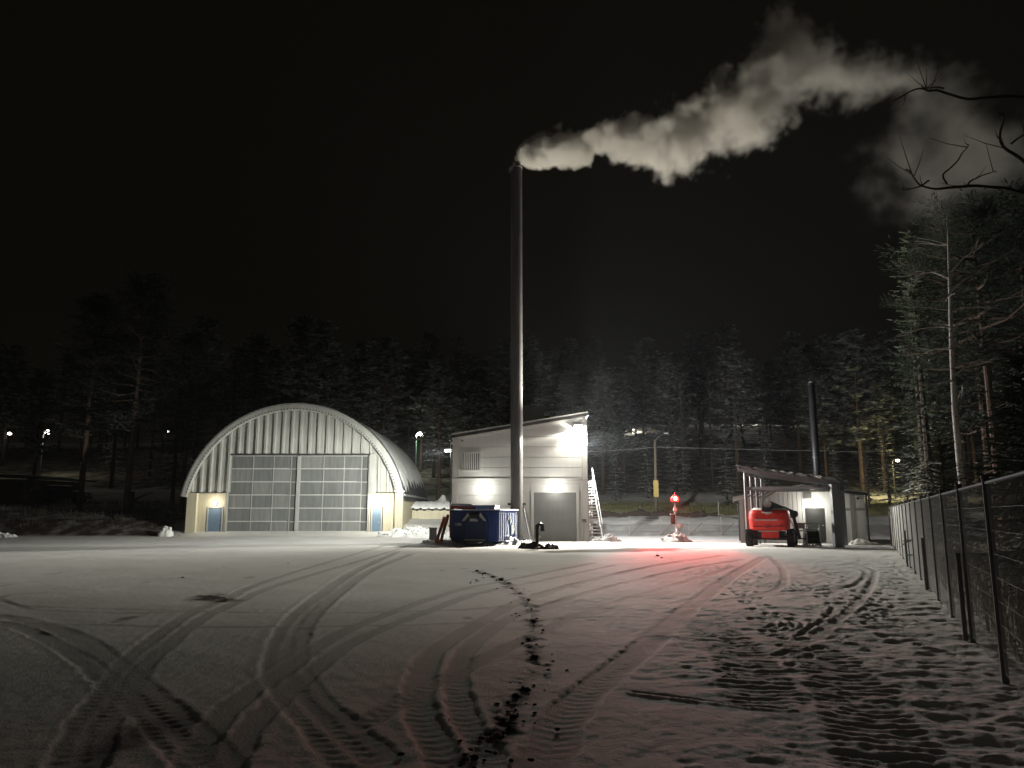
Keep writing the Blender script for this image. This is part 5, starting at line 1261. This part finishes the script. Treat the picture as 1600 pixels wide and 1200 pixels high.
# nearer trees that can be told apart
for x, y, k, s, lb in [
    (21.9, 79, SM[1], 1.10, 'slim frosted spruce left of the canopy, second from the shed'), (24.4, 77, SM[0], .86, 'small frosted spruce standing right beside the canopy roof end'),
    (26.9, 82, SM[1], 1.28, 'frosted spruce rising directly behind the high end of the canopy'), (11.0, 82, SM[1], .95, 'bushy frosted spruce behind the wooden lamp pole'),
    (14.6, 83, SM[1], 1.15, 'frosted spruce tinged red just right of the wooden lamp pole'), (8.6, 84, SM[0], 1.05, 'low frosted spruce left of the wooden lamp pole'),
    (17.5, 85, SM[0], 1.15, 'low frosted spruce behind the red beacon'), (-4.6, 74.5, SM[1], .85, 'bushy frosted spruce on the mound beside the boiler house wall')]:
    plant(k, 'young_spruce', x, y, s, lb)
for x, y, k, s, lb in [
    (-7.3, 77, PK[0], .74, 'tall pine with a flat frosted crown between the hall and boiler house'), (-21.5, 84, PK[1], .90, 'frosted pine behind the top of the arched hall'),
    (-14.5, 86, PK[3], .86, 'frosted pine behind the right shoulder of the arched hall'), (1.5, 84, SK[1], .75, 'pale spruce right behind the tall chimney'),
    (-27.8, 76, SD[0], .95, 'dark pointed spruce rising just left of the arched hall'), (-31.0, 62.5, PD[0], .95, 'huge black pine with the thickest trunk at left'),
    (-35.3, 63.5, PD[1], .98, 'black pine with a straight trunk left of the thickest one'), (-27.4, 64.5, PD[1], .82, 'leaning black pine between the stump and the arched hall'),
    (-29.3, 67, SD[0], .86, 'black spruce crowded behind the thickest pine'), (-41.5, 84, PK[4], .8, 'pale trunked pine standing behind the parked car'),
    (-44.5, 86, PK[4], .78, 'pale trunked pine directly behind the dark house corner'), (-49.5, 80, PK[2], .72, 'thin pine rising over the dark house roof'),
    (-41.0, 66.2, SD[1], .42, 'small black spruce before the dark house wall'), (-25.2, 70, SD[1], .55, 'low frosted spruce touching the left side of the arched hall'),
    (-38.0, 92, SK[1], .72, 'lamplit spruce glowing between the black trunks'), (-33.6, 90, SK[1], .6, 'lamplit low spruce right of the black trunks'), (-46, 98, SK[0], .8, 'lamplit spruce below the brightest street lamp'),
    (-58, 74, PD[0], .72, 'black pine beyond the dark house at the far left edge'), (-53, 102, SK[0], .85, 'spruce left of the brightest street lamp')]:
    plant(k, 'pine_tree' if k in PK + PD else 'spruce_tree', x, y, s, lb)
# lamplit thicket at the right behind the shed
for i, (x, y, k, s, lb) in enumerate([(30.5, 73, SM[0], 1.1, 'yellow lit bushy spruce right behind the shed roof'), (34.5, 75, SM[1], .9, 'yellow lit spruce left of the glowing branches'), (38.4, 79, SM[1], 1.25, 'brightest yellow lit spruce around the hidden lamp'), (36.7, 72, SM[0], 1.2, 'low dark spruce under the yellow glowing branches'), (42.5, 80, SM[1], 1.1, 'yellow edged spruce right of the hidden lamp'), (32, 82, SK[1], .6, 'tall yellowish spruce behind the shed flue')]):
    plant(k, 'thicket_spruce', x, y, s, lb)

# trees beyond the fence on the right
NS = spruce_kind(500, 17.5, 2.6, 1.6, m='needles_near', dens=1.35, leaf=.9, shape=.62)
NS2 = spruce_kind(501, 15.5, 2.3, 1.5, m='needles_near', dens=1.3, leaf=.9, shape=.7)
plant(NS, 'tall_spruce', 21.9, 40.5, .97, 'tall dense frosted spruce behind the far end of the fence', rz=.4)
plant(NS2, 'tall_spruce', 24.6, 46, 1.0, 'lower spruce left behind the tall dense frosted spruce', rz=2.0)
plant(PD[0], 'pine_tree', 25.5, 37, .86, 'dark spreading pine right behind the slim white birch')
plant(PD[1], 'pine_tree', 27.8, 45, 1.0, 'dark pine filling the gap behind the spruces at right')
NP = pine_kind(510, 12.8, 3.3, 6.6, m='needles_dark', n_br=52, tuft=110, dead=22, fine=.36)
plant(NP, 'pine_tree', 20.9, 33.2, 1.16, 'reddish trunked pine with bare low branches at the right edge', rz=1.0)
NY = spruce_kind(520, 4.6, 1.5, .25, m='needles_near', dens=2.6, leaf=.8, shape=.75)
plant(NY, 'young_spruce', 9.55, 14.2, 1.0, 'young frosted spruce pressing against the fence at the right edge', rz=.5)
plant(NY, 'young_spruce', 11.2, 17.0, .95, 'young spruce behind the nearest one at the right fence', rz=2.2)
plant(NY, 'young_spruce', 12.0, 21.5, .8, 'young spruce standing low at the foot of the birch', rz=3.9)
# slim birch
t = thing('birch_tree', (17.48, 30, 0), 'slim pale birch with bare branches beyond the fence', 'tree')
bt = [(17.48, 30, -.2), (17.48, 30, 1.92), (17.43, 30, 3.39), (17.47, 30.05, 5.65), (17.62, 30.1, 8.23), (17.72, 30, 10.61), (17.82, 29.95, 12.79), (17.86, 29.95, 13.8)]
MB().tube(bt, [.15, .13, .125, .11, .085, .06, .03, .008], 10).build('trunk', M['birch'], t, smooth=True)
BB = [[(17.64, 30, 8.75), (17.86, 30, 9.15), (18.27, 30, 9.36), (18.94, 30, 9.63), (19.7, 30.3, 9.9)], [(17.7, 30, 9.65), (18.05, 30, 9.81), (18.96, 30, 9.81)], [(17.61, 30, 8.97), (17.21, 30, 9.07), (16.56, 30, 9.02), (16.11, 30, 8.81)],
      [(17.7, 30, 10.48), (18.16, 30, 10.88), (18.83, 30, 11.15)], [(17.74, 30, 10.88), (18.07, 30, 11.29), (18.61, 30, 11.48)], [(17.75, 30, 11.23), (18.16, 30, 11.75), (18.58, 30, 12.02)], [(17.79, 30, 11.97), (18.17, 30, 12.38), (18.59, 30, 12.65)],
      [(17.67, 30, 10.35), (17.36, 30, 10.08), (17.16, 30, 9.87)], [(17.73, 30, 11.02), (17.3, 30, 11.42), (16.65, 30, 11.42)], [(17.81, 30, 12.46), (17.4, 30, 12.51)], [(17.58, 30, 7.06), (17.94, 30, 7.32), (19.11, 30, 7.53)],
      [(17.58, 30, 6.55), (17.95, 30, 6.67), (18.09, 30, 6.29)], [(17.53, 30, 8.1), (17.07, 30, 8.15), (16.6, 30, 8.02)], [(17.51, 30, 6.8), (16.73, 30, 6.67), (16.22, 30, 6.55)]]
rb = random.Random(3)
def limb(p, r0, dy):
    p = [Vector((a, b + dy * i / (len(p) - 1), c)) for i, (a, b, c) in enumerate(p)]
    return p, [r0 * (1 - .8 * i / (len(p) - 1)) for i in range(len(p))]
for p in BB:
    q, rr = limb(p, .042, rb.uniform(-.9, .9)); mb = MB(); mb.tube(q, rr, 6)
    for k in range(3):
        a = q[-2].lerp(q[-1], rb.random()); d = (q[-1] - q[-2]).normalized() + Vector((rb.uniform(-.6, .6), rb.uniform(-.6, .6), rb.uniform(-.1, .7)))
        mb.tube([a, a + d * .35, a + d * .7 + Vector((0, 0, -.08))], [.014, .01, .004], 4)
    mb.build('branch', M['birch'], t)
# bare tree just outside the frame whose branches reach in
t = thing('bare_tree', (8.7, 9.3, 0), 'dark bare branches reaching in from the right edge against the smoke', 'tree')
MB().tube([(8.7, 9.3, -.2), (8.6, 9.3, 3), (8.3, 9.2, 5), (8.0, 9.1, 7.5), (7.9, 9, 9.5)], [.2, .17, .13, .09, .03], 10).build('trunk', M['bark'], t, smooth=True)
OB = [[(8.35, 9.2, 4.6), (7.4, 9.1, 5.2), (6.65, 9, 5.39), (6.35, 9, 5.49), (6.04, 9, 5.54), (5.64, 9, 5.6), (5.41, 9, 5.64), (5.19, 9, 5.69), (4.98, 9, 5.72), (4.78, 9, 5.73)], [(5.41, 9, 5.64), (5.4, 9, 5.79), (5.51, 9, 5.89), (5.54, 9, 5.98), (5.66, 9, 6.11)], [(5.64, 9, 5.6), (5.72, 9, 5.69), (5.82, 9, 5.71), (5.94, 9, 5.73)],
      [(8.1, 9.1, 6.6), (6.97, 9, 6.7), (6.49, 9, 6.78), (6.13, 9, 6.83), (5.85, 9, 6.86), (5.49, 9, 6.93), (5.2, 9, 6.83), (5.03, 9, 6.81), (4.83, 9, 6.76)], [(8.3, 9.15, 5.0), (6.68, 9, 5.62), (6.4, 9, 5.96), (6.26, 9, 6.18), (6.2, 9, 6.35), (6.14, 9, 6.48), (5.97, 9, 6.46)],
      [(6.26, 9, 6.18), (6.44, 9, 6.31), (6.62, 9, 6.48)], [(5.19, 9, 5.69), (5.09, 9, 5.64), (4.93, 9, 5.66)], [(5.49, 9, 6.93), (5.42, 9, 7.01), (5.21, 9, 6.96)]]
for i, p in enumerate(OB):
    q = smooth_path([(a, c) for a, b, c in p], 4); n = len(q); big = i in (0, 3, 4)
    pts = [Vector((a, 9 + .25 * math.sin(k * .3 + i) * (k / n), c + .004 * math.sin(k * 1.7 + i))) for k, (a, c) in enumerate(q)]
    mb = MB(); mb.tube(pts, [(.026 if big else .009) * (1 - .85 * k / (n - 1)) + .004 for k in range(n)], 6)
    for k in range(5 if big else 2):
        a = pts[int(n * rb.uniform(.45, .95))]; d = Vector((rb.uniform(-.35, .15), rb.uniform(-.3, .3), rb.uniform(-.1, .35)))
        mb.tube([a, a + d * .5, a + d + Vector((0, 0, .04))], [.007, .005, .002], 4)
    mb.build('branch', M['bark'], t)

# undergrowth beyond the fence and grass on the strip
def grass(name, n, fx, hmin, hmax, m, seed):
    r = random.Random(seed); V = []; F = []
    for k in range(n):
        x, y = fx(r); z = tz(x, y) - .03; h = r.uniform(hmin, hmax); a = r.uniform(0, 6.28); w = .008 + h * .03; lean = r.uniform(0, .5) * h; b = r.uniform(0, 6.28)
        k0 = len(V); V += [(x - w * math.cos(a), y - w * math.sin(a), z), (x + w * math.cos(a), y + w * math.sin(a), z), (x + lean * math.cos(b), y + lean * math.sin(b), z + h)]; F.append((k0, k0 + 1, k0 + 2))
    me = bpy.data.meshes.new(name); me.from_pydata(V, [], F); me.materials.append(m); o = bpy.data.objects.new(name, me); COL.objects.link(o)
    return o
M['dry'] = mat('dry_grass', (.26, .24, .10), .9, noise=.4, scale=1.5)
M['weeds'] = mat('dark_weeds', (.06, .048, .035), .95, noise=.4, scale=2)
M['dry2'] = mat('frosted_stems', (.24, .22, .18), .9, noise=.4, scale=2)
tag(grass('grass', 9000, lambda r: (r.uniform(5, 45), r.uniform(69, 82)), .1, .3, M['dry'], 1), kind='stuff')
def out_fence(r):
    y = r.uniform(7, 38); return fence_x(y) + .35 + abs(r.gauss(0, 2.2)), y
tag(grass('undergrowth', 7000, out_fence, .1, .6, M['dry2'], 2), kind='stuff')
tag(grass('bank_weeds', 5000, lambda r: (r.uniform(-46, -25), r.uniform(57, 72)), .15, .5, M['weeds'], 3), kind='stuff')

# ------------------------------------------------------------------ smoke plume
PL = [(0.30, 23.0, .40), (0.47, 23.3, .63), (1.19, 23.63, 1.01), (1.98, 23.87, 1.21), (3.97, 23.98, 1.32), (5.17, 24.47, 1.38), (6.36, 24.55, 1.27), (7.95, 24.23, 1.57), (8.73, 24.14, 2.02), (9.93, 24.5, 2.52), (11.15, 25.12, 2.55), (11.97, 25.58, 2.66), (14.0, 26.15, 2.97), (15.28, 27.5, 3.4), (16.14, 28.6, 4.0), (17.39, 29.3, 3.9), (18.61, 29.52, 3.02), (19.78, 29.0, 2.3), (20.96, 28.66, 1.97), (22.57, 28.55, 1.98), (24.21, 28.8, 1.9), (25.84, 29.0, 1.5), (27.6, 29.2, .7), (28.5, 29.3, .05)]
def smoke():
    m = bpy.data.materials.new('smoke'); m.use_nodes = True; nt = m.node_tree; nt.nodes.clear()
    out = nt.nodes.new('ShaderNodeOutputMaterial'); pv = nt.nodes.new('ShaderNodeVolumePrincipled')
    pv.inputs['Color'].default_value = (.95, .93, .88, 1); pv.inputs['Density'].default_value = SMOKE_D; pv.inputs['Anisotropy'].default_value = .0
    pv.inputs['Density Attribute'].default_value = 'density'
    nt.links.new(pv.outputs[0], out.inputs['Volume'])
    me = bpy.data.meshes.new('smoke_plume'); me.materials.append(m); o = bpy.data.objects.new('smoke_plume', me); COL.objects.link(o)
    g = bpy.data.node_groups.new('plume', 'GeometryNodeTree'); g.interface.new_socket('Geometry', in_out='INPUT', socket_type='NodeSocketGeometry'); g.interface.new_socket('Geometry', in_out='OUTPUT', socket_type='NodeSocketGeometry')
    N = lambda t: g.nodes.new(t); L = g.links.new
    def setin(sock, v):
        if isinstance(v, (int, float)): sock.default_value = v
        elif isinstance(v, tuple): sock.default_value = v
        else: L(v, sock)
    def ma(op, a, b=None, c=None, clamp=False):
        n = N('ShaderNodeMath'); n.operation = op; n.use_clamp = clamp
        setin(n.inputs[0], a)
        if b is not None: setin(n.inputs[1], b)
        if c is not None: setin(n.inputs[2], c)
        return n.outputs[0]
    def mr(v, a, b, c, d, smooth=False):
        n = N('ShaderNodeMapRange'); n.interpolation_type = 'SMOOTHSTEP' if smooth else 'LINEAR'
        setin(n.inputs[0], v)
        for i, q in enumerate((a, b, c, d)): setin(n.inputs[1 + i], q)
        return n.outputs[0]
    def noise(vec, scale, detail, rough=.5):
        n = N('ShaderNodeTexNoise'); L(vec, n.inputs['Vector']); n.inputs['Scale'].default_value = scale; n.inputs['Detail'].default_value = detail; n.inputs['Roughness'].default_value = rough; return n
    def curve(v, pts):
        n = N('ShaderNodeFloatCurve'); L(v, n.inputs['Value']); c = n.mapping.curves[0]
        while len(c.points) > 2: c.points.remove(c.points[1])
        c.points[0].location = pts[0]; c.points[1].location = pts[-1]
        for p in pts[1:-1]: c.points.new(*p)
        for p in c.points: p.handle_type = 'AUTO_CLAMPED'
        n.mapping.update(); return n.outputs[0]
    pos = N('GeometryNodeInputPosition').outputs[0]
    # domain warp
    w = noise(pos, .42, 2); v1 = N('ShaderNodeVectorMath'); v1.operation = 'SUBTRACT'; L(w.outputs['Color'], v1.inputs[0]); v1.inputs[1].default_value = (.5, .5, .5)
    v2 = N('ShaderNodeVectorMath'); v2.operation = 'SCALE'; L(v1.outputs[0], v2.inputs[0])
    s0 = N('ShaderNodeSeparateXYZ'); L(pos, s0.inputs[0]); L(mr(s0.outputs[0], 0., 8., .3, 2.2), v2.inputs['Scale'])
    v3 = N('ShaderNodeVectorMath'); v3.operation = 'ADD'; L(pos, v3.inputs[0]); L(v2.outputs[0], v3.inputs[1])
    sp = N('ShaderNodeSeparateXYZ'); L(v3.outputs[0], sp.inputs[0]); x, y, z = sp.outputs
    u = mr(x, 0., 30., 0., 1.)
    zc = ma('MULTIPLY_ADD', curve(u, [(p[0] / 30, (p[1] - 18) / 14) for p in PL]), 14., 18.)
    rr = ma('MAXIMUM', ma('MULTIPLY', curve(u, [(p[0] / 30, p[2] / 5) for p in PL]), 5.), .12)
    dz = ma('DIVIDE', ma('SUBTRACT', z, zc), rr)
    ry = ma('MAXIMUM', ma('MULTIPLY', rr, .85), .35); dy = ma('DIVIDE', ma('SUBTRACT', y, 44.5), ry)
    d = ma('SQRT', ma('ADD', ma('MULTIPLY', dz, dz), ma('MULTIPLY', dy, dy)))
    big = noise(pos, .55, 5, .55).outputs['Fac']; fin = noise(pos, 2.1, 5, .62).outputs['Fac']
    vor = N('ShaderNodeTexVoronoi'); vor.feature = 'SMOOTH_F1'; L(v3.outputs[0], vor.inputs['Vector']); vor.inputs['Scale'].default_value = .75; vor.inputs['Smoothness'].default_value = .4
    vo2 = N('ShaderNodeTexVoronoi'); vo2.feature = 'SMOOTH_F1'; L(v3.outputs[0], vo2.inputs['Vector']); vo2.inputs['Scale'].default_value = 1.9; vo2.inputs['Smoothness'].default_value = .25
    bil = ma('ADD', ma('SUBTRACT', .42, vor.outputs['Distance']), ma('MULTIPLY', ma('SUBTRACT', .42, vo2.outputs['Distance']), .6))
    nz = ma('ADD', ma('MULTIPLY_ADD', ma('SUBTRACT', big, .5), 1.5, ma('MULTIPLY', ma('SUBTRACT', fin, .5), .7)), ma('MULTIPLY', bil, .55))
    f = ma('ADD', ma('SUBTRACT', 1.0, d), nz)
    lower = mr(dz, .3, -1.1, 0., .55)                         # the underside is more torn
    soft = mr(x, 0., 26., .13, 1.0)
    dens = mr(f, 0., soft, 0., 1., True)
    frm = mr(s0.outputs[0], -.25, .15, 0., 1., True)
    D1 = ma('MULTIPLY', ma('MULTIPLY', dens, curve(u, [(0, 1), (.12, .62), (.3, .34), (.6, .16), (.8, .10), (.93, .03), (1, .0)])), frm)
    # thin veil drifting down at the right
    ex = ma('DIVIDE', ma('SUBTRACT', x, 28.6), 7.0); ez = ma('DIVIDE', ma('SUBTRACT', z, 23.6), 5.6); ey = ma('DIVIDE', ma('SUBTRACT', y, 45.0), 2.6)
    d2 = ma('SQRT', ma('ADD', ma('ADD', ma('MULTIPLY', ex, ex), ma('MULTIPLY', ez, ez)), ma('MULTIPLY', ey, ey)))
    nb = noise(pos, .28, 5, .6).outputs['Fac']
    f2 = ma('ADD', ma('SUBTRACT', .95, d2), ma('MULTIPLY', ma('SUBTRACT', nb, .5), 3.4))
    D2 = ma('MULTIPLY', mr(f2, 0., 1.1, 0., 1., True), .034)
    tot = ma('ADD', D1, D2)
    vc = N('GeometryNodeVolumeCube'); setin(vc.inputs['Density'], tot)
    vc.inputs['Min'].default_value = (-.6, 38.5, 16.5); vc.inputs['Max'].default_value = (34.5, 50.5, 34.5)
    vc.inputs['Resolution X'].default_value = 340; vc.inputs['Resolution Y'].default_value = 104; vc.inputs['Resolution Z'].default_value = 170
    sm = N('GeometryNodeSetMaterial'); sm.inputs['Material'].default_value = m; L(vc.outputs[0], sm.inputs[0])
    go = N('NodeGroupOutput'); L(sm.outputs[0], go.inputs[0])
    md = o.modifiers.new('plume', 'NODES'); md.node_group = g; md.show_viewport = False; md.show_render = True
    tag(o, 'pale smoke plume blowing right from the top of the tall chimney', None, None, 'stuff')
SMOKE_D = 5.0
smoke()

# ------------------------------------------------------------------ thin haze volume, added for the glow round the lamps
HAZE = .00016
if HAZE:
    hm = bpy.data.materials.new('haze'); hm.use_nodes = True; hn = hm.node_tree; hn.nodes.clear()
    ho = hn.nodes.new('ShaderNodeOutputMaterial'); hp = hn.nodes.new('ShaderNodeVolumePrincipled'); hn.links.new(hp.outputs[0], ho.inputs['Volume'])
    hp.inputs['Color'].default_value = (.88, .93, 1, 1); hp.inputs['Density'].default_value = HAZE; hp.inputs['Anisotropy'].default_value = .35
    tag(MB().span((-230, -70, -4), (230, 270, 62)).build('haze', hm), kind='stuff')
